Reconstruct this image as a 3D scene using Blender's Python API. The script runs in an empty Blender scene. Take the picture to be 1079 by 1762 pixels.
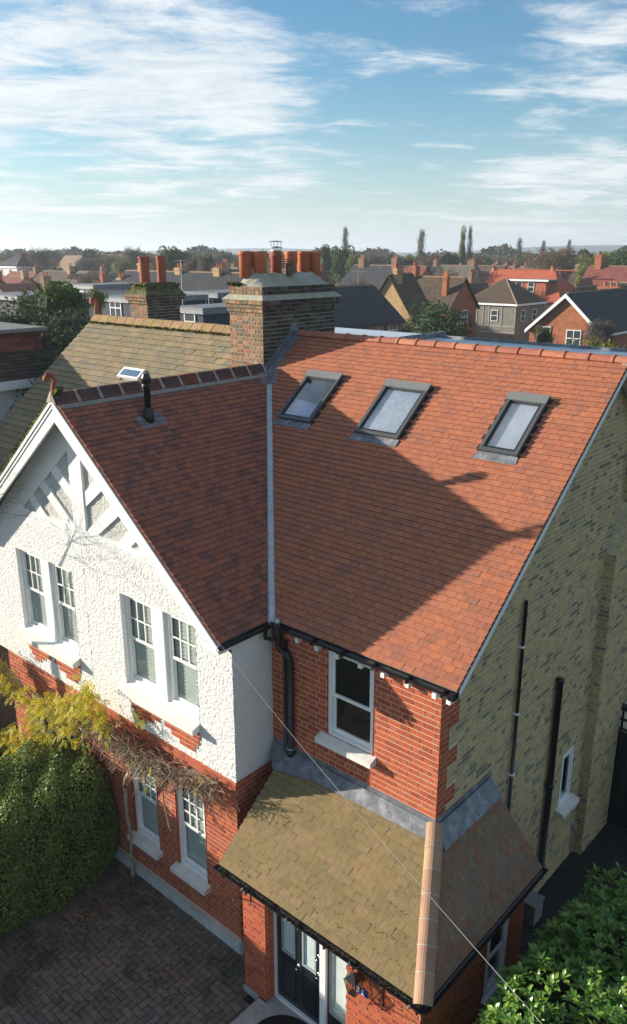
import bpy, math, random
import numpy as np
from mathutils import Matrix, Vector
random.seed(7); rng = np.random.default_rng(7)
SC = bpy.context.scene; COL = SC.collection
# ------------------------------------------------------------------ camera, sky, sun, exposure
CAM = np.array([8.9117, -8.0995, 12.4124]); F = 1406.36; PITCH = .3086; YAW = .7215; ROLL = -.0013
_h = np.array([-math.sin(YAW), math.cos(YAW), 0]); _r = np.array([math.cos(YAW), math.sin(YAW), 0]); _z = np.array([0, 0, 1.])
_f = _h*math.cos(PITCH)-_z*math.sin(PITCH); _u = _z*math.cos(PITCH)+_h*math.sin(PITCH)
_r2 = _r*math.cos(ROLL)+_u*math.sin(ROLL); _u2 = _u*math.cos(ROLL)-_r*math.sin(ROLL)
cd = bpy.data.cameras.new('camera'); cam = bpy.data.objects.new('camera', cd); COL.objects.link(cam); SC.camera = cam
cd.sensor_fit = 'VERTICAL'; cd.sensor_height = 24; cd.lens = F/1762*24; cd.clip_start = .1; cd.clip_end = 9000
mw = Matrix.Identity(4)
for i in range(3):
    mw[i][0] = _r2[i]; mw[i][1] = _u2[i]; mw[i][2] = -_f[i]; mw[i][3] = CAM[i]
cam.matrix_world = mw
SUN_T = Vector((1, .44, -.247*1.0)).normalized()          # direction the sunlight travels
SUN_EL = math.asin(-SUN_T.z); SUN_AZ = math.atan2(-SUN_T.x, -SUN_T.y)   # azimuth clockwise from +Y
world = bpy.data.worlds.new('World'); SC.world = world; world.use_nodes = True
wt = world.node_tree; wt.nodes.clear()
SKY_STRENGTH = .076
def build_world():
    N = wt.nodes.new; L = wt.links.new
    out = N('ShaderNodeOutputWorld'); bg = N('ShaderNodeBackground'); bg.inputs['Strength'].default_value = SKY_STRENGTH
    sky = N('ShaderNodeTexSky'); sky.sky_type = 'NISHITA'; sky.sun_disc = False
    sky.sun_elevation = SUN_EL; sky.sun_rotation = SUN_AZ; sky.air_density = 1.0; sky.dust_density = .6; sky.ozone_density = 2.5
    tc = N('ShaderNodeTexCoord'); sep = N('ShaderNodeSeparateXYZ'); L(tc.outputs['Generated'], sep.inputs[0])
    def math_(op, a, b=None, c=None, clamp=False):
        m = N('ShaderNodeMath'); m.operation = op; m.use_clamp = clamp
        for i, v in enumerate((a, b, c)):
            if v is None: continue
            if isinstance(v, (int, float)): m.inputs[i].default_value = v
            else: L(v, m.inputs[i])
        return m.outputs[0]
    # cloud sheet: direction projected on a flat layer high above
    zz = math_('ADD', math_('MAXIMUM', sep.outputs[2], 0.0), .11)
    px = math_('DIVIDE', sep.outputs[0], zz); py = math_('DIVIDE', sep.outputs[1], zz)
    cmb = N('ShaderNodeCombineXYZ'); L(px, cmb.inputs[0]); L(py, cmb.inputs[1])
    rot = N('ShaderNodeVectorRotate'); rot.rotation_type = 'Z_AXIS'; rot.inputs['Angle'].default_value = -YAW-.16; L(cmb.outputs[0], rot.inputs['Vector'])
    mp = N('ShaderNodeMapping'); mp.inputs['Scale'].default_value = (1.5, 1.25, 1); mp.inputs['Location'].default_value = (CLX, CLY, 0); L(rot.outputs[0], mp.inputs[0])
    n1 = N('ShaderNodeTexNoise'); n1.inputs['Scale'].default_value = .62; n1.inputs['Detail'].default_value = 9; n1.inputs['Roughness'].default_value = .6; n1.inputs['Distortion'].default_value = .3
    L(mp.outputs[0], n1.inputs['Vector'])
    mp2 = N('ShaderNodeMapping'); mp2.inputs['Scale'].default_value = (1.0, 2.0, 1); mp2.inputs['Location'].default_value = (3.1, 1.7, 0); mp2.inputs['Rotation'].default_value = (0, 0, .3); L(mp.outputs[0], mp2.inputs[0])
    n2 = N('ShaderNodeTexNoise'); n2.inputs['Scale'].default_value = 1.5; n2.inputs['Detail'].default_value = 10; n2.inputs['Roughness'].default_value = .68; n2.inputs['Distortion'].default_value = .35
    L(mp2.outputs[0], n2.inputs['Vector'])
    s = math_('ADD', math_('MULTIPLY', n1.outputs['Fac'], .60), math_('MULTIPLY', n2.outputs['Fac'], .50))
    # where the cloud masses hang: bank low in the south west, thinner veil to the north, clear gaps between
    for (az, el, rad, amt) in BANKS:
        dv = N('ShaderNodeVectorMath'); dv.operation = 'DOT_PRODUCT'; L(tc.outputs['Generated'], dv.inputs[0]); az, el = math.radians(az), math.radians(el)
        dv.inputs[1].default_value = (math.sin(az)*math.cos(el), math.cos(az)*math.cos(el), math.sin(el))
        mr = N('ShaderNodeMapRange'); mr.interpolation_type = 'SMOOTHSTEP'; L(dv.outputs['Value'], mr.inputs['Value']); mr.inputs['From Min'].default_value = math.cos(math.radians(rad)); mr.inputs['From Max'].default_value = 1; mr.inputs['To Max'].default_value = amt
        s = math_('ADD', s, mr.outputs[0])
    cov = N('ShaderNodeMapRange'); cov.interpolation_type = 'SMOOTHSTEP'; L(s, cov.inputs['Value'])
    cov.inputs['From Min'].default_value = CMIN; cov.inputs['From Max'].default_value = CMAX
    # whitish haze near the horizon
    hz = math_('POWER', math_('SUBTRACT', 1.0, math_('MINIMUM', math_('MULTIPLY', math_('ABSOLUTE', sep.outputs[2]), 3.6), 1.0)), 3.4)
    fac = math_('MULTIPLY', cov.outputs[0], .88)
    mix = N('ShaderNodeMix'); mix.data_type = 'RGBA'; L(fac, mix.inputs['Factor'])
    tint = N('ShaderNodeMix'); tint.data_type = 'RGBA'; tint.blend_type = 'MULTIPLY'; tint.inputs['Factor'].default_value = 1
    L(sky.outputs[0], tint.inputs['A']); tint.inputs['B'].default_value = SKYTINT
    hmix = N('ShaderNodeMix'); hmix.data_type = 'RGBA'; L(math_('MULTIPLY', hz, HZF), hmix.inputs['Factor']); L(tint.outputs['Result'], hmix.inputs['A']); hmix.inputs['B'].default_value = HZC
    # cloud brightness: white tops, lilac grey where thick
    cc = N('ShaderNodeMix'); cc.data_type = 'RGBA'; ccr = N('ShaderNodeMapRange'); L(n2.outputs['Fac'], ccr.inputs['Value']); ccr.inputs['From Min'].default_value = .32; ccr.inputs['From Max'].default_value = .62; L(ccr.outputs[0], cc.inputs['Factor']); cc.inputs['A'].default_value = CLA; cc.inputs['B'].default_value = CLB
    L(hmix.outputs['Result'], mix.inputs['A']); L(cc.outputs['Result'], mix.inputs['B'])
    L(mix.outputs['Result'], bg.inputs['Color']); L(bg.outputs[0], out.inputs[0])
CLX, CLY, CMIN, CMAX = 8.1, 4.4, .50, .68  # cloud added out of view for ambient light; first of BANKS thins the view
SKYTINT = (.68, .98, 1.10, 1); HZC = (5.3, 5.75, 6.0, 1); HZF = .95; CLA = (4.1, 4.7, 5.3, 1); CLB = (6.2, 6.4, 6.5, 1)
BANKS = [(-42,8,34,-.055),(-55,12.5,14,.15),(-36,14,9,-.07),(-26,8,12,.075),(-44,7.5,7,.06),(-58,4.5,8,.03),(-56,7,5,-.07)]
build_world()
sd = bpy.data.lights.new('sun', 'SUN'); sun = bpy.data.objects.new('sun', sd); COL.objects.link(sun)
sd.energy = 5.0; sd.angle = math.radians(.53); sd.color = (1, .90, .765); sun.rotation_mode = 'QUATERNION'
sun.rotation_quaternion = SUN_T.to_track_quat('-Z', 'Y'); sun.location = (-30, -15, 40)
SC.view_settings.view_transform = 'Standard'; SC.view_settings.look = 'None'; SC.view_settings.gamma = 1
SC.view_settings.use_curve_mapping = False; SC.view_settings.exposure = 1.05
SC.render.engine = 'CYCLES'; HAZE = .00045

# ------------------------------------------------------------------ materials
MATS = {}
def lin(c):
    return tuple(((x/255)/12.92 if x/255 <= .04045 else ((x/255+.055)/1.055)**2.4) for x in c)
def mat(name, cols, rough=.8, var=.12, nscale=9, bump=0, bscale=60, stain=None, stain_scale=2, stain_amt=.5, stain_lo=.5, spec=.15, metal=0, streak=(1, 1, 1), translucent=0, coat=0):
    """cols: list of base colours picked per piece (object or loose piece) at random."""
    if name in MATS: return MATS[name]
    m = bpy.data.materials.new(name); MATS[name] = m; m.use_nodes = True; t = m.node_tree; t.nodes.clear()
    N = t.nodes.new; L = t.links.new
    out = N('ShaderNodeOutputMaterial'); p = N('ShaderNodeBsdfPrincipled'); p.inputs['Roughness'].default_value = rough
    p.inputs['Specular IOR Level'].default_value = spec; p.inputs['Metallic'].default_value = metal
    if coat: p.inputs['Coat Weight'].default_value = coat
    g = N('ShaderNodeNewGeometry'); oi = N('ShaderNodeObjectInfo')
    a = N('ShaderNodeMath'); a.operation = 'ADD'; L(g.outputs['Random Per Island'], a.inputs[0]); L(oi.outputs['Random'], a.inputs[1])
    fr = N('ShaderNodeMath'); fr.operation = 'FRACT'; L(a.outputs[0], fr.inputs[0])
    if len(cols) > 1:
        cr = N('ShaderNodeValToRGB'); cr.color_ramp.interpolation = 'CONSTANT'; el = cr.color_ramp.elements
        while len(el) < len(cols): el.new(.5)
        for i, c in enumerate(cols): el[i].position = i/len(cols); el[i].color = (*c, 1)
        L(fr.outputs[0], cr.inputs[0]); col = cr.outputs[0]
    else:
        rgb = N('ShaderNodeRGB'); rgb.outputs[0].default_value = (*cols[0], 1); col = rgb.outputs[0]
    mp = N('ShaderNodeMapping'); mp.inputs['Scale'].default_value = streak; L(g.outputs['Position'], mp.inputs[0])
    n = N('ShaderNodeTexNoise'); n.inputs['Scale'].default_value = nscale; n.inputs['Detail'].default_value = 6; n.inputs['Roughness'].default_value = .65; L(mp.outputs[0], n.inputs['Vector'])
    mr = N('ShaderNodeMapRange'); L(n.outputs['Fac'], mr.inputs['Value']); mr.inputs['From Min'].default_value = .3; mr.inputs['From Max'].default_value = .7
    mr.inputs['To Min'].default_value = 1-var*1.6; mr.inputs['To Max'].default_value = 1+var*1.6
    sc = N('ShaderNodeVectorMath'); sc.operation = 'SCALE'; L(col, sc.inputs[0]); L(mr.outputs[0], sc.inputs['Scale']); col = sc.outputs[0]
    if stain:
        n2 = N('ShaderNodeTexNoise'); n2.inputs['Scale'].default_value = stain_scale; n2.inputs['Detail'].default_value = 7; n2.inputs['Roughness'].default_value = .7; L(mp.outputs[0], n2.inputs['Vector'])
        m2 = N('ShaderNodeMapRange'); m2.interpolation_type = 'SMOOTHSTEP'; L(n2.outputs['Fac'], m2.inputs['Value']); m2.inputs['From Min'].default_value = stain_lo; m2.inputs['From Max'].default_value = stain_lo+.16; m2.inputs['To Max'].default_value = stain_amt
        mx = N('ShaderNodeMix'); mx.data_type = 'RGBA'; L(m2.outputs[0], mx.inputs['Factor']); L(col, mx.inputs['A']); mx.inputs['B'].default_value = (*stain, 1); col = mx.outputs['Result']
    L(col, p.inputs['Base Color'])
    if bump:
        nb = N('ShaderNodeTexNoise'); nb.inputs['Scale'].default_value = bscale; nb.inputs['Detail'].default_value = 5; L(g.outputs['Position'], nb.inputs['Vector'])
        b = N('ShaderNodeBump'); b.inputs['Strength'].default_value = 1; b.inputs['Distance'].default_value = bump; L(nb.outputs['Fac'], b.inputs['Height']); L(b.outputs[0], p.inputs['Normal'])
    if translucent:
        tr = N('ShaderNodeBsdfTranslucent'); s2 = N('ShaderNodeMixShader'); s2.inputs[0].default_value = translucent
        L(col, tr.inputs['Color']); L(p.outputs[0], s2.inputs[1]); L(tr.outputs[0], s2.inputs[2]); L(s2.outputs[0], out.inputs[0])
    else: L(p.outputs[0], out.inputs[0])
    return m
def glass_mat(name, tint=(.75, .85, .82), refl=.18, rough=.02):
    m = bpy.data.materials.new(name); m.use_nodes = True; t = m.node_tree; t.nodes.clear(); N = t.nodes.new; L = t.links.new
    out = N('ShaderNodeOutputMaterial'); gl = N('ShaderNodeBsdfGlossy'); gl.inputs['Roughness'].default_value = rough; tr = N('ShaderNodeBsdfTransparent'); tr.inputs['Color'].default_value = (*tint, 1)
    fr = N('ShaderNodeLayerWeight'); pw = N('ShaderNodeMath'); pw.operation = 'POWER'; pw.inputs[1].default_value = 4; L(fr.outputs['Facing'], pw.inputs[0]); a = N('ShaderNodeMath'); a.operation = 'MULTIPLY_ADD'; a.inputs[1].default_value = .8; a.inputs[2].default_value = refl; a.use_clamp = True; L(pw.outputs[0], a.inputs[0])
    mx = N('ShaderNodeMixShader'); L(a.outputs[0], mx.inputs[0]); L(tr.outputs[0], mx.inputs[1]); L(gl.outputs[0], mx.inputs[2]); L(mx.outputs[0], out.inputs[0])
    return m
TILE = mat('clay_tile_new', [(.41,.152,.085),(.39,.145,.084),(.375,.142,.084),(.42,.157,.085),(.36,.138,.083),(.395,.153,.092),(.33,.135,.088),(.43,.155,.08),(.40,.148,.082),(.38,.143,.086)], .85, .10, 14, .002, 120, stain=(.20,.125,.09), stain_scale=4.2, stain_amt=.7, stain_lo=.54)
TILE_G = mat('clay_tile_shaded', [(.34,.125,.078),(.31,.12,.078),(.28,.112,.076),(.35,.13,.078),(.26,.105,.074),(.32,.125,.085),(.21,.095,.075),(.36,.125,.07)], .85, .10, 14, .002, 120, stain=(.11,.075,.065), stain_scale=4.2, stain_amt=.7, stain_lo=.54)  # darker copy of the new tile: gable slope's shade put into the colour
TILE_OLD = mat('weathered_tile_old', [(.24,.195,.12),(.27,.21,.13),(.215,.185,.12),(.29,.22,.135),(.25,.20,.115),(.21,.185,.13)], .9, .15, 10, .004, 60, stain=(.31,.19,.10), stain_scale=1.6, stain_amt=.5, stain_lo=.55)
TILE_DARK = mat('dark_tile_old', [(.07,.055,.045),(.09,.07,.055),(.06,.05,.045)], .9, .15, 10)
TILE_PORCH = mat('porch_tile_lichen', [(.235,.175,.085),(.245,.18,.088),(.228,.172,.085),(.25,.185,.092),(.232,.175,.087),(.24,.175,.082),(.215,.163,.078),(.262,.182,.096),(.21,.16,.08)], .92, .10, 12, .004, 70, stain=(.37,.20,.125), stain_scale=.8, stain_amt=.45, stain_lo=.56)
TILE_PORCH2 = mat('porch_tile_red', [(.24,.125,.08),(.22,.135,.09),(.20,.14,.09),(.26,.12,.075),(.21,.145,.10)], .9, .15, 9, .004, 70, stain=(.16,.13,.09), stain_scale=1.5, stain_amt=.7, stain_lo=.45)
RIDGE = mat('terracotta_ridge', [(.46,.17,.10),(.42,.16,.10),(.49,.20,.12),(.38,.14,.09)], .7, .1, 7, .002, 60, stain=(.35,.26,.16), stain_scale=3, stain_amt=.6, stain_lo=.56)
RIDGE_DK = mat('brown_ridge', [(.12,.055,.045),(.09,.05,.045),(.11,.055,.048),(.17,.05,.035),(.10,.055,.05),(.085,.05,.047)], .8, .15, 9, .002, 60, stain=(.25,.2,.17), stain_scale=5, stain_amt=.5, stain_lo=.6)
RIDGE_OLD = mat('mossy_ridge', [(.34,.20,.12),(.30,.19,.11),(.37,.22,.14)], .9, .15, 8, .004, 50, stain=(.28,.24,.06), stain_scale=4, stain_amt=.85, stain_lo=.46)
RIDGE_PK = mat('pink_hip_tile', [(.36,.225,.15),(.33,.195,.135),(.38,.245,.155)], .8, .12, 5, stain=(.25,.19,.09), stain_scale=2.5, stain_amt=.7, stain_lo=.5)
MORTAR = mat('mortar', [(.36,.31,.25)], .95, .12, 20, .003, 80)
MORTAR_G = mat('mortar_grey', [(.28,.25,.22)], .95, .15, 20, .004, 60)
MORTAR_R = mat('mortar_red_wall', [(.56,.40,.29)], .95, .12, 20)
MORTAR_Y = mat('mortar_yellow_wall', [(.56,.50,.34)], .95, .15, 12)
BRICK_R = mat('red_brick', [(.44,.10,.045),(.40,.09,.045),(.47,.115,.05),(.37,.085,.045),(.42,.105,.05),(.45,.12,.055),(.34,.075,.04)], .85, .12, 18, .003, 90)
BRICK_Y = mat('stock_brick', [(.50,.37,.19),(.53,.39,.20),(.46,.35,.185),(.43,.33,.18),(.51,.365,.185),(.36,.285,.165),(.54,.40,.19),(.48,.36,.175),(.22,.185,.13),(.49,.365,.19),(.41,.315,.17),(.52,.38,.185)], .9, .16, 22, .004, 80, stain=(.28,.235,.14), stain_scale=1.3, stain_amt=.4, stain_lo=.54)
BRICK_YD = mat('stock_header', [(.28,.225,.15),(.47,.35,.18),(.37,.29,.17),(.50,.37,.185),(.21,.175,.125),(.51,.375,.185),(.42,.32,.175),(.48,.36,.185),(.45,.34,.18)], .9, .2, 12, .004, 80)
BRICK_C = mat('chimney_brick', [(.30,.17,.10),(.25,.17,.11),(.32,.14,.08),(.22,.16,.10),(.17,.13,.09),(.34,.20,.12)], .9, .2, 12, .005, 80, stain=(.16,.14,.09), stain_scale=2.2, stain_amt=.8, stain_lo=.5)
BRICK_K = mat('dark_chimney_brick', [(.055,.05,.04),(.09,.085,.06),(.07,.06,.05),(.13,.12,.085),(.05,.045,.04),(.10,.07,.05)], .95, .2, 12, .005, 80, stain=(.20,.19,.13), stain_scale=2.0, stain_amt=.6, stain_lo=.58)  # darker brick mix, laid on the side faces of both chimneys
LEAD = mat('lead', [(.15,.16,.18)], .55, .22, 6, .012, 9, stain=(.32,.33,.33), stain_scale=3, stain_amt=.6, stain_lo=.50, spec=.5)
VALLEY = mat('valley_liner', [(.52,.55,.58)], .5, .1, 6, spec=.5, stain=(.25,.26,.27), stain_scale=5, stain_amt=.6, stain_lo=.6)
WHITE = mat('white_paint', [(.80,.795,.77)], .5, .03, 5, .001, 30, spec=.4, stain=(.62,.60,.53), stain_scale=2.5, stain_amt=.5, stain_lo=.6)
UPVC = mat('white_upvc', [(.80,.81,.81)], .35, .02, 5, spec=.5)
DASH = mat('pebbledash', [(.72,.71,.68)], .9, .10, 60, .0, 110, stain=(.34,.33,.30), stain_scale=42, stain_amt=.8, stain_lo=.53)
DASH_G = mat('pebbledash_grey', [(.58,.57,.53)], .9, .12, 60, .0, 110, stain=(.22,.21,.18), stain_scale=40, stain_amt=.8, stain_lo=.50)
RENDER_W = mat('smooth_render', [(.72,.72,.70)], .9, .05, 3, .003, 20)
BLACK = mat('black_plastic', [(.012,.012,.013)], .3, .05, 5, spec=.5)
BLACKD = mat('black_debris', [(.02,.018,.014)], .9, .4, 40, .02, 70)
SKYFRAME = mat('grey_aluminium', [(.075,.078,.08)], .42, .05, 8, spec=.5)
SKYHOOD = mat('hood_aluminium', [(.17,.175,.17)], .45, .05, 8, spec=.5)
NAVY = mat('navy_paint', [(.010,.017,.022)], .35, .05, 5, spec=.5)
GREYW = mat('greygreen_wood', [(.30,.36,.35)], .5, .05, 5)
STONE = mat('sill_stone', [(.72,.70,.64)], .8, .08, 6, .003, 40, stain=(.40,.37,.30), stain_scale=3, stain_amt=.5, stain_lo=.52)
SLAB = mat('step_concrete', [(.33,.33,.32)], .9, .12, 10, .003, 60)
POT = mat('pot_terracotta', [(.50,.16,.075),(.46,.15,.075),(.53,.18,.09)], .75, .1, 6, .002, 30, stain=(.33,.18,.12), stain_scale=3, stain_amt=.5, stain_lo=.58)
POT_D = mat('pot_brown', [(.33,.10,.06)], .75, .1, 6)
FLAUNCH = mat('flaunching', [(.36,.34,.26)], .95, .12, 8, .006, 30, stain=(.44,.47,.46), stain_scale=1.1, stain_amt=.9, stain_lo=.48)
MOSS = mat('moss', [(.09,.11,.02),(.13,.14,.03),(.07,.08,.02)], 1, .3, 25, .02, 60)
STEEL = mat('steel', [(.5,.5,.5)], .35, .05, 5, metal=.8)
GREYROOF = mat('flat_roof_grey', [(.60,.63,.66)], .4, .08, 2, spec=.6, stain=(.30,.32,.34), stain_scale=1.5, stain_amt=.5, stain_lo=.5)
PAVER = mat('block_paver', [(.16,.125,.105),(.13,.105,.095),(.18,.135,.11),(.12,.10,.09),(.15,.13,.115)], .75, .2, 12, .003, 60, stain=(.04,.045,.025), stain_scale=1.0, stain_amt=.8, stain_lo=.48)
PAVEJ = mat('paver_joint', [(.02,.018,.014)], 1, .3, 20)
GLASS = glass_mat('window_glass', (.84, .88, .86), .09)
GLASS_S = glass_mat('skylight_glass', (.78, .82, .86), .30)
GLASS_F = glass_mat('frosted_glass', (.7, .8, .78), .15, .25)
BLIND = mat('blind_slat', [(.56,.58,.55)], .6, .05, 5)
FROST = mat('frosted_panel', [(.50,.58,.56)], .5, .05, 3)
DARKIN = mat('dark_interior', [(.035,.04,.04)], .9, .2, 3)
SHEEN = mat('pale_sky_sheen', [(.62,.66,.72)], .9, .1, 3)  # pale tone behind skylight glass, standing in for sky reflected in it

# ------------------------------------------------------------------ mesh helpers
def link(o, parent=None):
    COL.objects.link(o)
    if parent is not None:
        o.parent = parent
        w = WORLDPOS.get(parent.name)
        if w is not None: o.matrix_parent_inverse = Matrix.Translation(-Vector(w))
    return o
WORLDPOS = {}
def mesh_np(name, V, Fc, m, smooth=False):
    V = np.asarray(V, np.float32).reshape(-1, 3); Fc = np.asarray(Fc, np.int32)
    me = bpy.data.meshes.new(name); nf, k = Fc.shape
    me.vertices.add(len(V)); me.vertices.foreach_set('co', V.ravel()); me.loops.add(nf*k); me.loops.foreach_set('vertex_index', Fc.ravel())
    me.polygons.add(nf); me.polygons.foreach_set('loop_start', np.arange(nf, dtype=np.int32)*k); me.polygons.foreach_set('loop_total', np.full(nf, k, np.int32))
    if smooth: me.polygons.foreach_set('use_smooth', np.ones(nf, bool))
    me.update(calc_edges=True)
    if m: me.materials.append(m)
    return me
class MB:
    def __init__(s): s.v = []; s.f = []
    def poly(s, pts, rev=False):
        b = len(s.v); s.v += [tuple(map(float, p)) for p in pts]; r = list(range(b, b+len(pts))); s.f.append(r[::-1] if rev else r)
    def faces(s, pts, fs):
        b = len(s.v); s.v += [tuple(map(float, p)) for p in pts]; s.f += [[b+i for i in f] for f in fs]
    def box(s, x0, x1, y0, y1, z0, z1):
        p = [(x0,y0,z0),(x1,y0,z0),(x1,y1,z0),(x0,y1,z0),(x0,y0,z1),(x1,y0,z1),(x1,y1,z1),(x0,y1,z1)]
        s.faces(p, [(0,3,2,1),(4,5,6,7),(0,1,5,4),(1,2,6,5),(2,3,7,6),(3,0,4,7)])
    def pbox(s, pl, u0, u1, v0, v1, h0, h1):
        p = [pl(u,v,h) for h in (h0,h1) for u,v in ((u0,v0),(u1,v0),(u1,v1),(u0,v1))]
        s.faces(p, [(0,3,2,1),(4,5,6,7),(0,1,5,4),(1,2,6,5),(2,3,7,6),(3,0,4,7)])
    def prism(s, pl, poly, h0, h1):          # polygon in plane coordinates extruded along normal
        n = len(poly); p = [pl(u,v,h0) for u,v in poly]+[pl(u,v,h1) for u,v in poly]
        s.faces(p, [tuple(range(n))[::-1], tuple(range(n,2*n))]+[(i,(i+1)%n,n+(i+1)%n,n+i) for i in range(n)])
    def tube(s, pts, rad, sides=8, cap=True):
        pts = [Vector(p) for p in pts]; n = len(pts); rads = rad if hasattr(rad, '__len__') else [rad]*n; rings = []
        for i, p in enumerate(pts):
            d = (pts[min(i+1,n-1)]-pts[max(i-1,0)]).normalized(); a = d.cross(Vector((.31,.17,1)) if abs(d.z) < .9 else Vector((1,.2,0))).normalized(); b = d.cross(a)
            st = len(s.v)
            for k in range(sides):
                t = 2*math.pi*k/sides; s.v.append(tuple(p+(a*math.cos(t)+b*math.sin(t))*rads[i]))
            rings.append(st)
        for i in range(n-1):
            for k in range(sides):
                k2 = (k+1)%sides; s.f.append([rings[i]+k, rings[i]+k2, rings[i+1]+k2, rings[i+1]+k])
        if cap: s.f.append([rings[0]+k for k in range(sides)]); s.f.append([rings[-1]+k for k in range(sides)][::-1])
    def lathe(s, c, prof, sides=20):
        rings = []
        for r, z in prof:
            st = len(s.v); rings.append(st)
            for k in range(sides):
                t = 2*math.pi*k/sides; s.v.append((c[0]+r*math.cos(t), c[1]+r*math.sin(t), c[2]+z))
        for i in range(len(prof)-1):
            for k in range(sides):
                k2 = (k+1)%sides; s.f.append([rings[i]+k, rings[i]+k2, rings[i+1]+k2, rings[i+1]+k])
        s.f.append([rings[0]+k for k in range(sides)][::-1]); s.f.append([rings[-1]+k for k in range(sides)])
    def build(s, name, m, parent=None, smooth=False):
        me = bpy.data.meshes.new(name); me.from_pydata(s.v, [], s.f); me.update()
        if smooth: me.polygons.foreach_set('use_smooth', [True]*len(me.polygons))
        me.materials.append(m); o = bpy.data.objects.new(name, me); return link(o, parent)
class Plane:
    def __init__(s, O, u, v): s.O = Vector(O); s.u = Vector(u).normalized(); s.v = Vector(v).normalized(); s.n = s.u.cross(s.v).normalized()
    def __call__(s, u, v, h=0): return s.O+s.u*u+s.v*v+s.n*h
    def mat(s, u, v, h=0):
        M = Matrix.Identity(4)
        for i in range(3): M[i][0] = s.u[i]; M[i][1] = s.v[i]; M[i][2] = s.n[i]; M[i][3] = s(u,v,h)[i]
        return M
def tag(o, label=None, cat=None, group=None, kind=None):
    if label: o['label'] = label
    if cat: o['category'] = cat
    if group: o['group'] = group
    if kind: o['kind'] = kind
    return o
def thing(name, label, cat, loc=(0,0,0), group=None, rotz=0):
    o = bpy.data.objects.new(name, None); COL.objects.link(o); o.location = loc; o.rotation_euler = (0,0,rotz); o.empty_display_size = .2
    if not rotz: WORLDPOS[o.name] = loc
    return tag(o, label, cat, group)
def clip(poly, a, b):      # keep left of a->b
    out = []; ex, ey = b[0]-a[0], b[1]-a[1]
    sd_ = [ex*(p[1]-a[1])-ey*(p[0]-a[0]) for p in poly]
    for i in range(len(poly)):
        p, q, s0, s1 = poly[i], poly[(i+1)%len(poly)], sd_[i], sd_[(i+1)%len(poly)]
        if s0 >= 0: out.append(p)
        if (s0 >= 0) != (s1 >= 0):
            t = s0/(s0-s1); out.append((p[0]+(q[0]-p[0])*t, p[1]+(q[1]-p[1])*t))
    return out
def place_pieces(cands, shared, name, m, parent, restname, rest_mb, limit=300, jit=.004):
    """cands: (matrix, corners) whole pieces; the nearest ones to the viewpoint become objects, the others join rest_mb."""
    cands.sort(key=lambda c: (c[0].translation-Vector(CAM)).length)
    for i, (M, key, loc) in enumerate(cands):
        if i < limit:
            o = bpy.data.objects.new(name, shared[key]); link(o, parent)
            o.matrix_basis = M @ Matrix.Rotation(random.gauss(0, jit), 4, 'Z') @ Matrix.Rotation(random.gauss(0, jit), 4, 'X') @ Matrix.Rotation(random.gauss(0, jit), 4, 'Y')
        else:
            me = shared[key]; b = len(rest_mb.v); M2 = M @ Matrix.Rotation(random.gauss(0, jit), 4, 'Z') @ Matrix.Rotation(random.gauss(0, jit), 4, 'X')
            rest_mb.v += [tuple(M2 @ v.co) for v in me.vertices]; rest_mb.f += [[b+i for i in p.vertices] for p in me.polygons]
    if rest_mb.v: tag(rest_mb.build(restname, m, parent), kind='stuff')
def unit_tile(w, l, th, m, name='roof_tile'):
    b = MB(); gp = th*.75; top = [(-w/2,0,th+gp),(w/2,0,th+gp),(w/2,l,.004),(-w/2,l,.004)]; bot = [(-w/2,0,gp),(w/2,0,gp),(w/2,l,-.006),(-w/2,l,-.006)]
    b.faces(bot+top, [(4,5,6,7),(0,1,5,4),(1,2,6,5),(3,0,4,7),(3,2,1,0)])
    me = bpy.data.meshes.new(name); me.from_pydata(b.v, [], b.f); me.update(); me.materials.append(m); return me
def tiles(pl, poly, w, g, th, m, parent, holes=(), limit=300, under=MORTAR_G, jit=.009, lift=0.012, gap=.005, wob=.0):
    """plain tile courses inside a convex polygon of the roof plane."""
    um = MB(); um.poly([pl(u,v,0) for u,v in poly]); 
    sheet = um.build('roof_deck', under, parent)
    us = [p[0] for p in poly]; vs = [p[1] for p in poly]; sh = {0: unit_tile(w-gap, g+.03, th, m)}
    c = []; rest = MB(); v = min(vs); r = 0
    while v < max(vs)-.01:
        u = min(us)-w + (w/2 if r % 2 else 0)+random.gauss(0,.006)
        while u < max(us)+w:
            uc = u+w/2
            if not any(h[0] < uc < h[1] and h[2] < v+g/2 < h[3] for h in holes):
                q = [(u+gap/2,v),(u+w-gap/2,v),(u+w-gap/2,v+g+.03),(u+gap/2,v+g+.03)]; k = q
                for i in range(len(poly)): 
                    k = clip(k, poly[i], poly[(i+1)%len(poly)])
                    if len(k) < 3: break
                if len(k) >= 3:
                    area = abs(sum(k[i][0]*k[(i+1)%len(k)][1]-k[(i+1)%len(k)][0]*k[i][1] for i in range(len(k))))/2
                    hj = random.random()*.0035
                    if len(k) == 4 and area > (w-gap)*(g+.03)*.995: c.append((pl.mat(uc, v, lift*.3+hj), 0, None))
                    elif area > 1e-4:
                        n = len(k); H = lambda p: lift*.3+hj+th*1.75*(1-(p[1]-v)/(g+.03))+.002
                        rest.faces([pl(p[0],p[1],H(p)) for p in k]+[pl(p[0],p[1],-.002) for p in k], [tuple(range(n))]+[(i+n,(i+1)%n+n,(i+1)%n,i) for i in range(n)])
            u += w
        v += g; r += 1
    place_pieces(c, sh, 'roof_tile', m, parent, 'roof_tiles', rest, limit, jit)
    return sheet
def unit_brick(l, h, d, m, name='brick'):
    b = MB(); b.box(-l/2, l/2, -h/2, h/2, -.01, d); b.f = b.f[1:]
    me = bpy.data.meshes.new(name); me.from_pydata(b.v, [], b.f); me.update(); me.materials.append(m); return me
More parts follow.
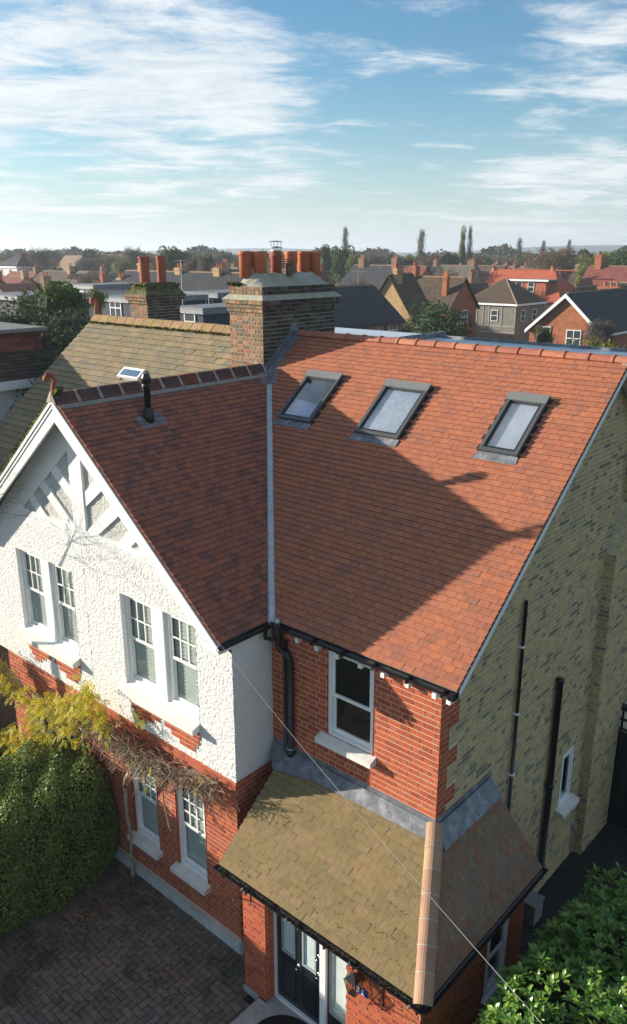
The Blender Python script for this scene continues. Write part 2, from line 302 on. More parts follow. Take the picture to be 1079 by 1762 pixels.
def bricks(pl, v0, v1, segs, m, parent, course=.097, L=.27, gap=.0165, d=.0035, limit=300, pattern='F', voff=0, alt=None, name='brick'):
    """courses of bricks on plane pl; segs(vmid, row) gives the (a,b) stretches along u."""
    hd = (L-gap)/2; sh = {'s': unit_brick(L-gap, course-gap, d, m, name), 'h': unit_brick(hd, course-gap, d, m, name)}
    c = []; rest = MB(); n = int(round((v1-v0)/course)); course = (v1-v0)/n
    for r in range(n):
        v = v0+(r+.5)*course
        u = -60*(L+hd+gap)+(0 if r % 2 else (L+hd+gap)/2); k = r if pattern == 'F' else 0
        seq = []
        ro = random.random()*.4 if m is BRICK_Y else 0
        for (a, b) in segs(v, r):
            base = math.floor((a-0)/(L+hd+gap))-1; u = base*(L+hd+gap)+(0 if r % 2 else (L+hd+gap)/2)-ro; k = 0
            while u < b:
                l = L if k % 2 == 0 else hd+gap
                if pattern == 'S': l = L
                q0, q1 = max(u, a), min(u+l-gap, b)
                if q1-q0 > .03:
                    dd = random.random()*.0025
                    if abs((q1-q0)-(l-gap)) < 1e-4: c.append((pl.mat((q0+q1)/2, v, dd), 's' if l == L else 'h', None))
                    else: rest.pbox(pl, q0, q1, v-course/2+gap/2, v+course/2-gap/2, -.005, d+dd)
                u += l; k += 1
    if m is BRICK_Y:
        hh = unit_brick(hd, course-gap, d, BRICK_YD, name)
        place_pieces([q for q in c if q[1] == 's'], sh, name, m, parent, 'bricks', rest, limit*2//3, .003)
        place_pieces([q for q in c if q[1] == 'h'], {'h': hh}, name, BRICK_YD, parent, 'header_bricks', MB(), limit//3, .003)
    else: place_pieces(c, sh, name, m, parent, 'bricks', rest, limit, .003)
def wall_sheet(pl, u0, u1, v0, v1, holes, m, parent, name, depth=.12, reveal=True, rm=None):
    us = sorted({u0,u1,*[max(u0,min(u1,x)) for h in holes for x in h[:2]]}); vs = sorted({v0,v1,*[max(v0,min(v1,x)) for h in holes for x in h[2:4]]}); b = MB()
    for i in range(len(us)-1):
        for j in range(len(vs)-1):
            uc, vc = (us[i]+us[i+1])/2, (vs[j]+vs[j+1])/2
            if not any(h[0] < uc < h[1] and h[2] < vc < h[3] for h in holes): b.poly([pl(us[i],vs[j]),pl(us[i+1],vs[j]),pl(us[i+1],vs[j+1]),pl(us[i],vs[j+1])])
    o = b.build(name, m, parent)
    if reveal and holes:
        b = MB()
        for h in holes:
            a0,a1,c0,c1 = h[:4]
            for p, q in (((a0,c0),(a0,c1)),((a0,c1),(a1,c1)),((a1,c1),(a1,c0)),((a1,c0),(a0,c0))): b.poly([pl(*p,.012),pl(*q,.012),pl(*q,-depth),pl(*p,-depth)])
        b.build('reveal', rm or m, parent)
    return o
def dash_grid(pl, us, vs, inside, m, parent, name, amp=.015, step=.0175, h=0):
    nu = int((us[1]-us[0])/step)+1; nv = int((vs[1]-vs[0])/step)+1
    U, Vv = np.meshgrid(np.linspace(us[0],us[1],nu+1), np.linspace(vs[0],vs[1],nv+1), indexing='ij')
    H = rng.random(U.shape); H = H**1.2*amp+h
    P = np.array(pl.O)[None,None]+U[...,None]*np.array(pl.u)+Vv[...,None]*np.array(pl.v)+H[...,None]*np.array(pl.n)
    Uc = (U[:-1,:-1]+U[1:,1:])/2; Vc = (Vv[:-1,:-1]+Vv[1:,1:])/2; keep = inside(Uc, Vc)
    idx = np.arange((nu+1)*(nv+1)).reshape(nu+1,nv+1); Q = np.stack([idx[:-1,:-1],idx[1:,:-1],idx[1:,1:],idx[:-1,1:]],-1)[keep]
    used, inv = np.unique(Q, return_inverse=True)
    me = mesh_np(name, P.reshape(-1,3)[used], inv.reshape(-1,4), m); return link(bpy.data.objects.new(name, me), parent)
def half_round(name, pl, u0, u1, r, m, parent, ang=math.pi, tilt=0, collar=True, v=0, h=0, sides=9, thick=.02):
    """one half-round ridge tile lying along u of plane pl (n = up)."""
    b = MB(); prof = []
    us = [u0, u0+(u1-u0)*.12, u0+(u1-u0)*.12+.004, u1] if collar else [u0, u1]; rs = [r+.016, r+.016, r, r-.004] if collar else [r, r]
    rings = []
    for uu, rr in zip(us, rs):
        st = len(b.v)
        for k in range(sides+1):
            t = (math.pi-ang)/2+ang*k/sides; b.v.append(tuple(pl(uu, v-rr*math.cos(t), h+rr*math.sin(t))))
        for k in range(sides, -1, -1):
            t = (math.pi-ang)/2+ang*k/sides; b.v.append(tuple(pl(uu, v-(rr-thick)*math.cos(t), h+(rr-thick)*math.sin(t))))
        rings.append(st)
    m2 = 2*(sides+1)
    for i in range(len(rings)-1):
        for k in range(m2): b.f.append([rings[i]+k, rings[i+1]+k, rings[i+1]+(k+1)%m2, rings[i]+(k+1)%m2])
    for q, s in ((0, 1), (-1, -1)):
        for k in range(sides):
            f = [rings[q]+k, rings[q]+k+1, rings[q]+m2-2-k, rings[q]+m2-1-k]; b.f.append(f[::s])
    return b.build(name, m, parent, smooth=False)

def leaf_mesh(name, P, Nrm, size, m, aspect=1.8, fold=.25, spread=.8, droop=0, quad=True):
    """a mass of small folded leaves at points P, roughly facing Nrm."""
    n = len(P); P = np.asarray(P, float); d = np.asarray(Nrm, float)+rng.normal(0, spread, (n,3)); d /= np.linalg.norm(d,axis=1,keepdims=True)+1e-9
    a = np.cross(d, rng.normal(0,1,(n,3))+np.array([0,0,.01])); a[:,2] -= droop; a /= np.linalg.norm(a,axis=1,keepdims=True)+1e-9; b = np.cross(d, a)
    s = (np.asarray(size)*(0.6+.8*rng.random(n)))[:,None]
    tip = P+a*s*.5; base = P-a*s*.5; l = P+b*s/aspect*.5+d*s*fold*.5; r = P-b*s/aspect*.5+d*s*fold*.5
    V = np.stack([base,l,tip,r],1).reshape(-1,3); i = np.arange(n)[:,None]*4
    if quad: Fc = (i+np.array([0,3,2,1]))
    return mesh_np(name, V, Fc, m)
def superell(c, dims, e, n, rot=0):
    su, sv = 48, 28; a = np.linspace(0,2*np.pi,su+1)[None]; f = np.linspace(-np.pi/2,np.pi/2,sv+1)[:,None]; sg = lambda x: np.sign(x)*np.abs(x)**e
    G = np.stack([sg(np.cos(f))*sg(np.cos(a))*dims[0], sg(np.cos(f))*sg(np.sin(a))*dims[1], sg(np.sin(f))*dims[2]*np.ones_like(a)],-1)
    A, B_, C_, D_ = G[:-1,:-1].reshape(-1,3), G[:-1,1:].reshape(-1,3), G[1:,1:].reshape(-1,3), G[1:,:-1].reshape(-1,3)
    T = np.concatenate([np.stack([A,B_,C_],1), np.stack([A,C_,D_],1)]); nr = np.cross(T[:,1]-T[:,0], T[:,2]-T[:,0]); ar = np.linalg.norm(nr,axis=1); ok = ar > 1e-9; T, nr, ar = T[ok], nr[ok], ar[ok]
    k = rng.choice(len(T), n, p=ar/ar.sum()); u, v = rng.random((n,1)), rng.random((n,1)); m_ = (u+v) > 1; u, v = np.where(m_,1-u,u), np.where(m_,1-v,v)
    P = T[k,0]+(T[k,1]-T[k,0])*u+(T[k,2]-T[k,0])*v; q = nr[k]/ar[k][:,None]; q *= np.sign((q*P).sum(1,keepdims=True)+1e-9)
    cr, sr = math.cos(rot), math.sin(rot); R = np.array([[cr,-sr,0],[sr,cr,0],[0,0,1]]); return P@R.T+np.array(c), q@R.T
def ell_mesh(name, c, dims, e, m, parent, rot=0, su=24, sv=14):
    b = MB(); cr, sr = math.cos(rot), math.sin(rot); sg = lambda x, p: math.copysign(abs(x)**p, x)
    for j in range(sv+1):
        for i in range(su):
            a = 2*math.pi*i/su; f = -math.pi/2+math.pi*j/sv; x = sg(math.cos(f),e)*sg(math.cos(a),e)*dims[0]; y = sg(math.cos(f),e)*sg(math.sin(a),e)*dims[1]; z = sg(math.sin(f),e)*dims[2]
            b.v.append((c[0]+x*cr-y*sr, c[1]+x*sr+y*cr, c[2]+z))
    for j in range(sv):
        for i in range(su): b.f.append([j*su+i, j*su+(i+1)%su, (j+1)*su+(i+1)%su, (j+1)*su+i])
    return b.build(name, m, parent, True)

# ------------------------------------------------------------------ setting: ground, hill
W, D, ZB, ZE = 3.42, .94, 3.72, 6.49
YE, XV, YR, ZR = .89, 3.69, 6.02, 10.62            # eave y, verge x, ridge y/z of the main roof
GX, GF, ZG, XG = -4.12, -.32, 9.96, .06            # gable apex x, front y, ridge z, right eave x
GRASS = mat('town_ground', [(.06,.065,.035)], 1, .3, .08, stain=(.09,.085,.08), stain_scale=.03, stain_amt=.9, stain_lo=.45)
b = MB(); b.poly([(-4000,-4000,-.03),(4000,-4000,-.03),(4000,4000,-.03),(-4000,4000,-.03)]); tag(b.build('ground', GRASS), kind='structure')
PATHM = mat('side_path', [(.03,.033,.03)], .9, .2, 4, .004, 40, stain=(.03,.035,.03), stain_scale=2, stain_amt=.6, stain_lo=.5)
b = MB(); b.poly([(2.9,-1.1,-.004),(9,-1.1,-.004),(9,14,-.004),(2.9,14,-.004)]); tag(b.build('side_path', PATHM), kind='structure')
# driveway of block pavers, laid in a herringbone
drive = MB(); drive.poly([(-7.5,-9,-.012),(2.9,-9,-.012),(2.9,0,-.012),(-7.5,0,-.012)]); drive = tag(drive.build('driveway', PAVEJ), kind='structure')
def driveway():
    pw = .13; me = {}
    b_ = MB(); w2, l2 = pw-.008, 2*pw-.008
    t = .012
    bt = [(-l2/2,-w2/2,0),(l2/2,-w2/2,0),(l2/2,w2/2,0),(-l2/2,w2/2,0)]; tp = [(x*.96,y*.93,t) for x,y,_ in bt]
    b_.faces(bt+tp, [(4,5,6,7),(0,1,5,4),(1,2,6,5),(2,3,7,6),(3,0,4,7)])
    sh = bpy.data.meshes.new('paver'); sh.from_pydata(b_.v, [], b_.f); sh.update(); sh.materials.append(PAVER)
    c = []; pl = Plane((0,0,0),(1,0,0),(0,1,0)); th = math.radians(0)
    for i in range(-70, 70):
        for j in range(-60, 60):
            k = (i-j) % 4
            if k == 0: x, y, r = i+1, j+.5, 0
            elif k == 3: x, y, r = i+.5, j+1, math.pi/2
            else: continue
            x, y = x*pw, y*pw
            X, Y_ = x*math.cos(th)-y*math.sin(th)-2, x*math.sin(th)+y*math.cos(th)-3
            if -6.3 < X < 1.1 and -6.3 < Y_ < .02 and not (X > .62 and Y_ > -.6): c.append((Matrix.Translation((X,Y_,-.01+random.random()*.004)) @ Matrix.Rotation(r+th,4,'Z'), 0, None))
    place_pieces(c, {0: sh}, 'paver', PAVER, drive, 'pavers', MB(), 300, .006)
driveway()
HILLM = mat('far_hill_green', [(.05,.07,.06)], 1, .3, .01)
b = MB(); n = 80; ring = []
for k in range(n+1):
    a = math.radians(20)+math.radians(140)*k/n; hgt = 15+16*math.exp(-((k-44)/9)**2)+6*math.sin(k*.5)*math.sin(k*.13)
    for rr, z in ((1500,-1),(1900,hgt),(2400,hgt*.9),(2800,-1)): b.v.append((CAM[0]+rr*math.cos(a), CAM[1]+rr*math.sin(a), z))
for k in range(n):
    for q in range(3): s0 = k*4+q; b.f.append([s0, s0+1, s0+5, s0+4])
tag(b.build('hills', HILLM, None, True), kind='structure')

# ------------------------------------------------------------------ main house (right semi)
house = thing('semi_detached_house', 'new red tiled house with three skylights, white gable, porch roof and stock brick side', 'house', (0,0,0))
neigh = thing('semi_detached_house', 'adjoining left half house with olive lichened tile roof behind the white gable', 'house', (-8,0,0))
tm = (ZR-ZE)/(YR-YE); am = math.atan(tm); tg = (ZG-ZE)/(XG-GX); ag = math.atan(tg)
MAIN = Plane((0,YE,ZE),(1,0,0),(0,math.cos(am),math.sin(am)))
LM = (YR-YE)/math.cos(am); YJ = YE+(ZG-ZE)/tm; VJ = (YJ-YE)/math.cos(am)
GR = Plane((XG,0,ZE),(0,1,0),(-math.cos(ag),0,math.sin(ag))); LG = (XG-GX)/math.cos(ag)
XGL = 2*GX-XG
GL = Plane((XGL,0,ZE),(0,-1,0),(math.cos(ag),0,math.sin(ag)))
def M3(x, y, h=0): return MAIN(x, (y-YE)/math.cos(am), h)
# skylights: (x0,x1,y0,y1) on the slope
SKY = [(-2.78,-1.83,4.13,5.12),(-.70,.30,4.10,5.13),(1.97,2.68,4.14,5.18)]
SKY = [(-2.80,-1.88,4.10,5.14),(-.72,.30,4.08,5.14),(1.96,2.70,4.14,5.18)]
hol = [(a-.0,b_+.0,(y0-YE)/math.cos(am)-.12,(y1-YE)/math.cos(am)+.02) for a,b_,y0,y1 in SKY]
roof = MB(); roof.poly([MAIN(XG+.02,0,-.1),MAIN(XV-.05,0,-.1),MAIN(XV-.05,LM,-.1),MAIN(GX,LM,-.1),MAIN(GX,VJ,-.1)])
roof.poly([(XV-.05,YR,ZR-.12),(XV-.05,10.6,6.9),(GX,10.6,6.9),(GX,YR,ZR-.12)])
roof = roof.build('front_roof', MORTAR_G, house)
CHX0, CHX1, CHY0, CHY1 = -5.14, -4.10, 5.01, 7.46
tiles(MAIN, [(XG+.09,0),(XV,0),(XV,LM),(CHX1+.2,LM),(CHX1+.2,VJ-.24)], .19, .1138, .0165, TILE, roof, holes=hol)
groof = MB(); groof.poly([GR(GF+.04,0,-.1),GR(YE,0,-.1),GR(YJ,LG,-.1),GR(GF+.04,LG,-.1)]); groof = groof.build('gable_roof', MORTAR_G, house)
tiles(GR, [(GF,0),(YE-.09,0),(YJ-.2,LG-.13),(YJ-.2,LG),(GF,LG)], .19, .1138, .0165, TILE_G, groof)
# back and dark undercloak tiles along verges
b = MB()
for k in range(57):
    v = k*.1138
    b.pbox(MAIN, XV-.16, XV+.004, v, v+.1, -.03, -.012)
b.build('undercloak', TILE_DARK, roof)
b = MB()
for k in range(47):
    v = k*.1138; b.pbox(GR, GF-.006, GF+.14, v, v+.1, -.03, -.010)
b.build('undercloak', TILE, groof)
# valley liner
def valley(x0,y0,z0,x1,y1,z1,w,parent,name,m, up=.012):
    # strip folded in the valley: two wings on each slope
    pass
V0 = Vector((XG, YE, ZE)); V1 = Vector((GX, YJ, ZG))
b = MB()
d0 = V0+(V0-V1).normalized()*.05; d1 = V0+(V1-V0)*.90
mainw = Vector((1,0,0)); gw = Vector((0,-1,0))
for (wv, nn) in ((mainw, MAIN.n), (gw, GR.n)):
    b.poly([d0+nn*.018, d1+nn*.018, d1+wv*.095+nn*.045, d0+wv*.095+nn*.045], rev=(wv is gw))
    b.poly([d0+wv*.095+nn*.045, d1+wv*.095+nn*.045, d1+wv*.102, d0+wv*.102], rev=(wv is gw))
vl = b.build('valley_gutter', VALLEY, house)
b = MB(); b.tube([d0+Vector((0,0,.03)), d1+Vector((0,0,.03))], .02, 6); b.build('valley_bead', VALLEY, vl)
# lead at the chimney foot
b = MB()
e1 = V0+(V1-V0)*.895
for (pl_, pts) in ((MAIN, [(e1.x+.01,(e1.y-YE)/math.cos(am)-.01),(e1.x+.22,(e1.y-YE)/math.cos(am)+.02),(CHX1+.34,(CHY0-YE)/math.cos(am)+.25),(CHX1+.30,LM+.02),(CHX1-.0,LM+.02),(CHX1-.0,(CHY0-YE)/math.cos(am)-.12)]),):
    b.prism(pl_, pts, .005, .03)
gpts = [(e1.y-.01,(XG-e1.x)/math.cos(ag)-.02),(YJ-.1,LG-.0),(YJ-.42,LG-.0),(e1.y-.22,(XG-e1.x)/math.cos(ag)+.05)]
b.prism(GR, gpts, .006, .032)
ld = b.build('lead_flashing', LEAD, house)
b = MB()   # upstand against the chimney
p0 = M3(CHX1, CHY0-.03); p1 = M3(CHX1, YR)
b.faces([p0+Vector((.02,0,.0)),p1+Vector((.02,0,.0)),p1+Vector((.02,0,.16)),p0+Vector((.02,0,.16)),p0+Vector((.0,0,.0)),p1,p1+Vector((0,0,.16)),p0+Vector((0,0,.16))],[(0,1,2,3),(3,2,6,7),(0,3,7,4)])
b.tube([M3(CHX1+.16,CHY0-.1)+Vector((0,0,.05)), M3(CHX1+.16,YR)+Vector((0,0,.05))], .028, 6)
q0 = Vector((CHX1+.02, CHY0-.02, 9.80)); 
b.faces([(GX-.25,CHY0-.02,ZG-.05),(CHX1+.02,CHY0-.02,9.76),(CHX1+.02,CHY0-.02,9.95),(GX-.25,CHY0-.02,ZG+.14)],[(0,1,2,3)])
b.build('lead_upstand', LEAD, ld)
b = MB(); b.box(CHX1, CHX1+.03, YR-.14, YR+.12, ZR-.02, ZR+.22); b.build('lead_patch', LEAD, ld)
# ridge tiles
RP = Plane((0,YR,ZR-.035),(1,0,0),(0,1,0)); rl = .455
rr = MB(); rr.box(CHX1+.15, XV-.02, YR-.06, YR+.06, ZR-.1, ZR+.02); ridge = rr.build('ridge', MORTAR_G, house)
x = CHX1+.20; k = 0
while x < XV-.05:
    x1 = min(x+rl, XV+.03); half_round('ridge_tile', RP, x+.004, x1+.02, .115+random.gauss(0,.002), RIDGE, ridge, ang=math.radians(165)); x += rl
bm_ = MB(); bm_.box(XV-.10, XV-.0, YR-.1, YR+.02, ZR-.06, ZR+.02); bm_.build('ridge_bedding', MORTAR, ridge)
# gable ridge: angular tiles, pointed with mortar
GP = Plane((GX,0,ZG),(0,1,0),(-1,0,0))
gr_ = MB(); gr_.faces([(GX+.25,GF+.02,ZG-.19),(GX+.25,YJ-.3,ZG-.19),(GX,YJ-.3,ZG+.03),(GX,GF+.02,ZG+.03),(GX-.25,GF+.02,ZG-.19),(GX-.25,YJ-.3,ZG-.19)],[(0,1,2,3),(3,2,5,4),(0,3,4)]); gridge = gr_.build('gable_ridge', MORTAR_G, house)
yy = GF+.0; n = 11; gl_ = (YJ-.25-GF)/n
for k in range(n):
    y0 = yy+k*gl_; y1 = y0+gl_-.05; b = MB(); hw, hz = .18, .15
    o1 = [(GX+hw,y0,ZG-hz+.03),(GX+hw*.3,y0,ZG+.07),(GX-hw*.3,y0,ZG+.07),(GX-hw,y0,ZG-hz+.03)]; o2 = [(x_,y1,z_) for x_,_,z_ in o1]; i1 = [(x_,y_,z_-.05) for x_,y_,z_ in o1]; i2 = [(x_,y_,z_-.05) for x_,y_,z_ in o2]
    b.faces(o1+o2, [(0,4,5,1),(1,5,6,2),(2,6,7,3)]); b.faces([o1[0],o1[1],o1[2],o1[3],i1[3],i1[2],i1[1],i1[0]],[tuple(range(8))]); b.faces([o2[0],o2[1],o2[2],o2[3],i2[3],i2[2],i2[1],i2[0]],[tuple(range(8))[::-1]]); b.faces([o1[0],o2[0],i2[0],i1[0]],[(0,3,2,1)])
    b.build('ridge_tile', RIDGE_DK, gridge)
    b = MB(); y2 = y1+.05; 
    q = [(GX+hw+.005,ZG-hz+.03),(GX+hw*.3,ZG+.062),(GX-hw*.3,ZG+.062),(GX-hw,ZG-hz+.03)]
    b.faces([(x_,y_,z_) for y_ in (y1-.008,y2+.008) for x_,z_ in q],[(0,4,5,1),(1,5,6,2),(2,6,7,3)]); b.build('mortar_joint', MORTAR, gridge)
b = MB(); b.pbox(GR, GF+.02, YJ-.3, LG-.34, LG-.25, .01, .045); b.build('mortar_fillet', MORTAR_G, gridge)
def finial(x, y, z, parent, s=1.0):
    b = MB(); pts = [(x,y,z-.05),(x,y-.01,z+.14*s),(x,y+.03,z+.25*s),(x-.02,y+.01,z+.36*s),(x-.03,y-.08,z+.40*s),(x-.03,y-.14,z+.33*s),(x-.03,y-.13,z+.27*s)]
    b.tube(pts, [.06*s,.055*s,.05*s,.055*s,.06*s,.055*s,.03*s], 10); b.lathe((x-.03,y-.12,z+.31*s),[(.01,-.05),(.05,-.03),(.06,0),(.05,.03),(.01,.05)],10)
    return b.build('finial', POT_D, parent, True)
finial(GX, GF+.06, ZG+.06, gridge, .82)
b = MB(); b.faces([(GX,GF-.02,ZG+.12),(GX-.16,GF-.03,ZG-.12),(GX,GF-.05,ZG-.08),(GX+.16,GF-.03,ZG-.12)],[(0,1,2),(0,2,3)]); b.build('ridge_end_mortar', MORTAR, gridge)

# skylights
def skylight(x0,x1,y0,y1,kind):
    c = math.cos(am); v0, v1 = (y0-YE)/c, (y1-YE)/c; t = .068; h = .09
    b = MB()
    b.pbox(MAIN, x0, x0+t, v0, v1, 0, h); b.pbox(MAIN, x1-t, x1, v0, v1, 0, h); b.pbox(MAIN, x0+t, x1-t, v0, v0+t, 0, h-.003); b.pbox(MAIN, x0+t, x1-t, v1-.17, v1, 0, h-.003)
    fr = b.build('skylight', SKYFRAME, house)
    b = MB(); b.pbox(MAIN, x0-.012, x1+.012, v1-.17, v1+.015, h, h+.022); b.build('hood', SKYHOOD, fr)
    b = MB(); t2 = t+.02; b.pbox(MAIN,x0+t,x0+t2+.02,v0+t,v1-.17,.04,.07); b.pbox(MAIN,x1-t2-.02,x1-t,v0+t,v1-.17,.04,.07); b.pbox(MAIN,x0+t,x1-t,v0+t,v0+t2+.03,.04,.068); b.build('sash', BLACK, fr)
    b = MB(); b.poly([MAIN(x0+t,v0+t,.055),MAIN(x1-t,v0+t,.055),MAIN(x1-t,v1-.17,.055),MAIN(x0+t,v1-.17,.055)]); b.build('pane', GLASS_S, fr)
    b = MB(); q = [(x0+t,v0+t),(x1-t,v0+t),(x1-t,v1-.17),(x0+t,v1-.17)]
    for i in range(4): b.poly([MAIN(*q[i],.05),MAIN(*q[(i+1)%4],.05),MAIN(*q[(i+1)%4],.0),MAIN(*q[i],.0)], rev=False)
    b.build('lining', UPVC, fr)
    b = MB(); b.poly([MAIN(*p,.006) for p in q]); b.build('interior', DARKIN if kind == 0 else SHEEN, fr)  # pale ones: sky reflection in the glass put into the colour
    if kind == 0:   # half drawn blind at the bottom, boxes behind
        b = MB(); b.poly([MAIN(x0+t,v0+t,.02),MAIN(x1-t,v0+t,.02),MAIN(x1-t,v0+.72,.02),MAIN(x1-t-.12,v0+.72,.02),MAIN(x1-t-.12,v0+.52,.02),MAIN(x0+t,v0+.58,.02)]); b.build('blind', mat('lilac_blind',[(.60,.66,.80)],.8), fr)
    if kind == 1:
        b = MB(); b.poly([MAIN(x0+t,v0+t,.016),MAIN(x1-t,v0+t,.016),MAIN(x1-t,v1-.25,.016),MAIN(x0+t,v1-.17,.016)]); b.build('blind', mat('grey_sky_sheen',[(.66,.68,.72)],.8), fr)  # no real blind: pale sheet painting the sky's reflection under the glass
    b = MB()   # lead apron below, soakers either side
    b.prism(MAIN, [(x0-.06,v0-.17),(x1+.03,v0-.17),(x1+.012,v0+.0),(x0-.012,v0+.0)], .018, .032); b.build('apron_flashing', LEAD, fr)
    b = MB(); b.pbox(MAIN, x0-.045, x0, v0, v1+.03, .0, .025); b.pbox(MAIN, x1, x1+.045, v0, v1+.03, .0, .025); b.pbox(MAIN,x0,x1,v1,v1+.05,0,.027); b.build('side_flashing', BLACK, fr)
for i, s_ in enumerate(SKY): skylight(*s_, (0,1,2)[i])

# vent pipe through the gable slope
vb = Vector(GR(1.25,(XG+3.44)/math.cos(ag)))
b = MB(); b.lathe(vb, [(.062,-.1),(.062,.62),(.066,.62)], 16); vp = b.build('vent_pipe', BLACK, house, True)
b = MB(); b.lathe(vb, [(.085,.62),(.085,.66),(.078,.66),(.078,.70),(.09,.70),(.09,.80),(.07,.83),(.07,.86),(.062,.87)], 16); b.build('cowl', BLACK, vp, True)
b = MB(); b.lathe(vb, [(.12,-.1),(.105,.10),(.08,.2),(.072,.25),(.06,.25)], 16); b.build('collar', BLACK, vp, True)
vu = (XG+3.44)/math.cos(ag); b = MB(); b.prism(GR, [(1.0,vu-.20),(1.58,vu-.17),(1.60,vu+.12),(.98,vu+.10)], .018, .03); b.prism(GR,[(1.26,vu-.19),(1.30,vu-.19),(1.30,vu+.1),(1.26,vu+.1)],.03,.045); b.build('lead_slate', LEAD, vp)
# the left half of the main roof, gable left slope
UL = 2*GX-XV-.02
lroof = MB(); lroof.poly([MAIN(UL+.05,0,-.1),MAIN(XGL,0,-.1),MAIN(GX,VJ,-.1),MAIN(GX,LM,-.1),MAIN(UL+.05,LM,-.1)]); lroof.poly([(GX,YR,ZR-.12),(GX,10.6,6.9),(UL+.05,10.6,6.9),(UL+.05,YR,ZR-.12)]); lroof = lroof.build('front_roof', MORTAR_G, neigh)
LH = [(-8.75,-7.9,(4.40-YE)/math.cos(am),(4.66-YE)/math.cos(am))]
tiles(MAIN, [(UL,0),(XGL,0),(GX,VJ),(GX,LM),(UL,LM)], .37, .185, .02, TILE_OLD, lroof, holes=LH, jit=.012, lift=.02)
glr = MB(); glr.poly([GL(-GF-.02,0,-.1),GL(-GF-.02,LG,-.1),GL(-YJ,LG,-.1),GL(-YE,0,-.1)], rev=True); glr = glr.build('gable_roof', MORTAR_G, neigh)
tiles(GL, [(-YE,0),(-GF,0),(-GF,LG),(-YJ,LG)], .25, .15, .02, TILE_OLD, glr, limit=40, jit=.012)
b = MB()
for k in range(38):
    v = k*.15; b.pbox(GL, -GF-.12, -GF+.012, v+.02, v+.145, -.035, .02+.02*random.random())
b.build('verge_tile_ends', MOSS, glr)
P_, N_ = [], []
for k in range(900):
    v = random.random()*LG; p = GL(-GF-.04+random.gauss(0,.035), v, .035+random.random()*.02); P_.append(p); N_.append((0,0,1))
tag(link(bpy.data.objects.new('moss', leaf_mesh('moss', P_, N_, .05, MOSS, 1.2)), glr), kind='stuff')
rr = MB(); rr.box(UL+.02, CHX0-.02, YR-.06, YR+.06, ZR-.1, ZR+.02); lridge = rr.build('ridge', MORTAR_G, neigh)
n = 17; rl = (CHX0-UL)/n
for k in range(n):
    x = UL+k*rl; b = MB(); hw, hz = .22, .15; o1 = [(x+.01,YR-hw,ZR-hz+.03),(x+.01,YR-.05,ZR+.06),(x+.01,YR+.05,ZR+.06),(x+.01,YR+hw,ZR-hz+.03)]; o2 = [(x+rl-.012,a_,c_+random.gauss(0,.005)) for _,a_,c_ in o1]
    b.faces(o1+o2+[(a_,c_,d_-.03) for a_,c_,d_ in o1+o2], [(0,4,5,1),(1,5,6,2),(2,6,7,3),(0,8,12,4),(4,12,13,5),(8,0,1,9),(9,1,2,10),(5,13,14,6)]); b.f = [f[::-1] for f in b.f]; b.build('ridge_tile', RIDGE_OLD, lridge)
P_, N_ = [], []
for k in range(1600): P_.append((random.uniform(UL,CHX0), YR-.24+random.gauss(0,.02), ZR-.14+random.gauss(0,.015))); N_.append((0,-.5,1))
tag(link(bpy.data.objects.new('moss', leaf_mesh('moss', P_, N_, .05, MOSS, 1.2)), lridge), kind='stuff')
finial(UL+.08, YR, ZR+.05, lridge, 1.15)
# left half rooflight
c_ = math.cos(am); b = MB(); b.pbox(MAIN,-8.75,-7.9,(4.40-YE)/c_,(4.66-YE)/c_,0,.09); rlt = b.build('rooflight', UPVC, neigh)
b = MB(); b.pbox(MAIN,-8.68,-7.97,(4.44-YE)/c_,(4.60-YE)/c_,.092,.10); b.build('pane', GLASS_S, rlt)

# ------------------------------------------------------------------ chimney
def chimney_stack(root_parent, x0,x1,y0,y1,zb,zt, m_front, m_side, pots, potm, name='chimney', up=True, course=.0885, lim=300):
    b = MB(); b.box(x0,x1,y0,y1,zb,zt); core = b.build(name, MORTAR if up else MORTAR_G, root_parent)
    FP = Plane((x0,y0,zb),(1,0,0),(0,0,1)); SP = Plane((x1,y0,zb),(0,1,0),(0,0,1))
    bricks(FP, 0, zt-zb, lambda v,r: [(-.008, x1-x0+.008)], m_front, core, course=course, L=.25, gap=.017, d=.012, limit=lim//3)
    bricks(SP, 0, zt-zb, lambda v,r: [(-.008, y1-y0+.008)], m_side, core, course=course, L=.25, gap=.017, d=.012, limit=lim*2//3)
    return core
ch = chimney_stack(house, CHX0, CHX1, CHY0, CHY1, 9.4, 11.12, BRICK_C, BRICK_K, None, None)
def oversail(parent, x0,x1,y0,y1,z,h,e,mf,ms):
    b = MB(); b.box(x0-e+.004,x1+e-.004,y0-e+.004,y1+e-.004,z,z+h-.003); b.build('mortar_bed', MORTAR, parent)
    FP = Plane((x0-e,y0-e,z),(1,0,0),(0,0,1)); SP = Plane((x1+e,y0-e,z),(0,1,0),(0,0,1))
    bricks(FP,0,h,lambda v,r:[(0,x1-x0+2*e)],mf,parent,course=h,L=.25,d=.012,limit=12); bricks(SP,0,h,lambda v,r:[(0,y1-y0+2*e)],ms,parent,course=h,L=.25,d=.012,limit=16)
oversail(ch,CHX0,CHX1,CHY0,CHY1,11.12,.088,.035,BRICK_C,BRICK_K)
oversail(ch,CHX0,CHX1,CHY0,CHY1,11.208,.088,.07,BRICK_C,BRICK_K)
oversail(ch,CHX0,CHX1,CHY0,CHY1,11.296,.09,.11,BRICK_C,BRICK_K)
b = MB(); e0, e1 = .12, .0; z0, z1 = 11.387, 11.50
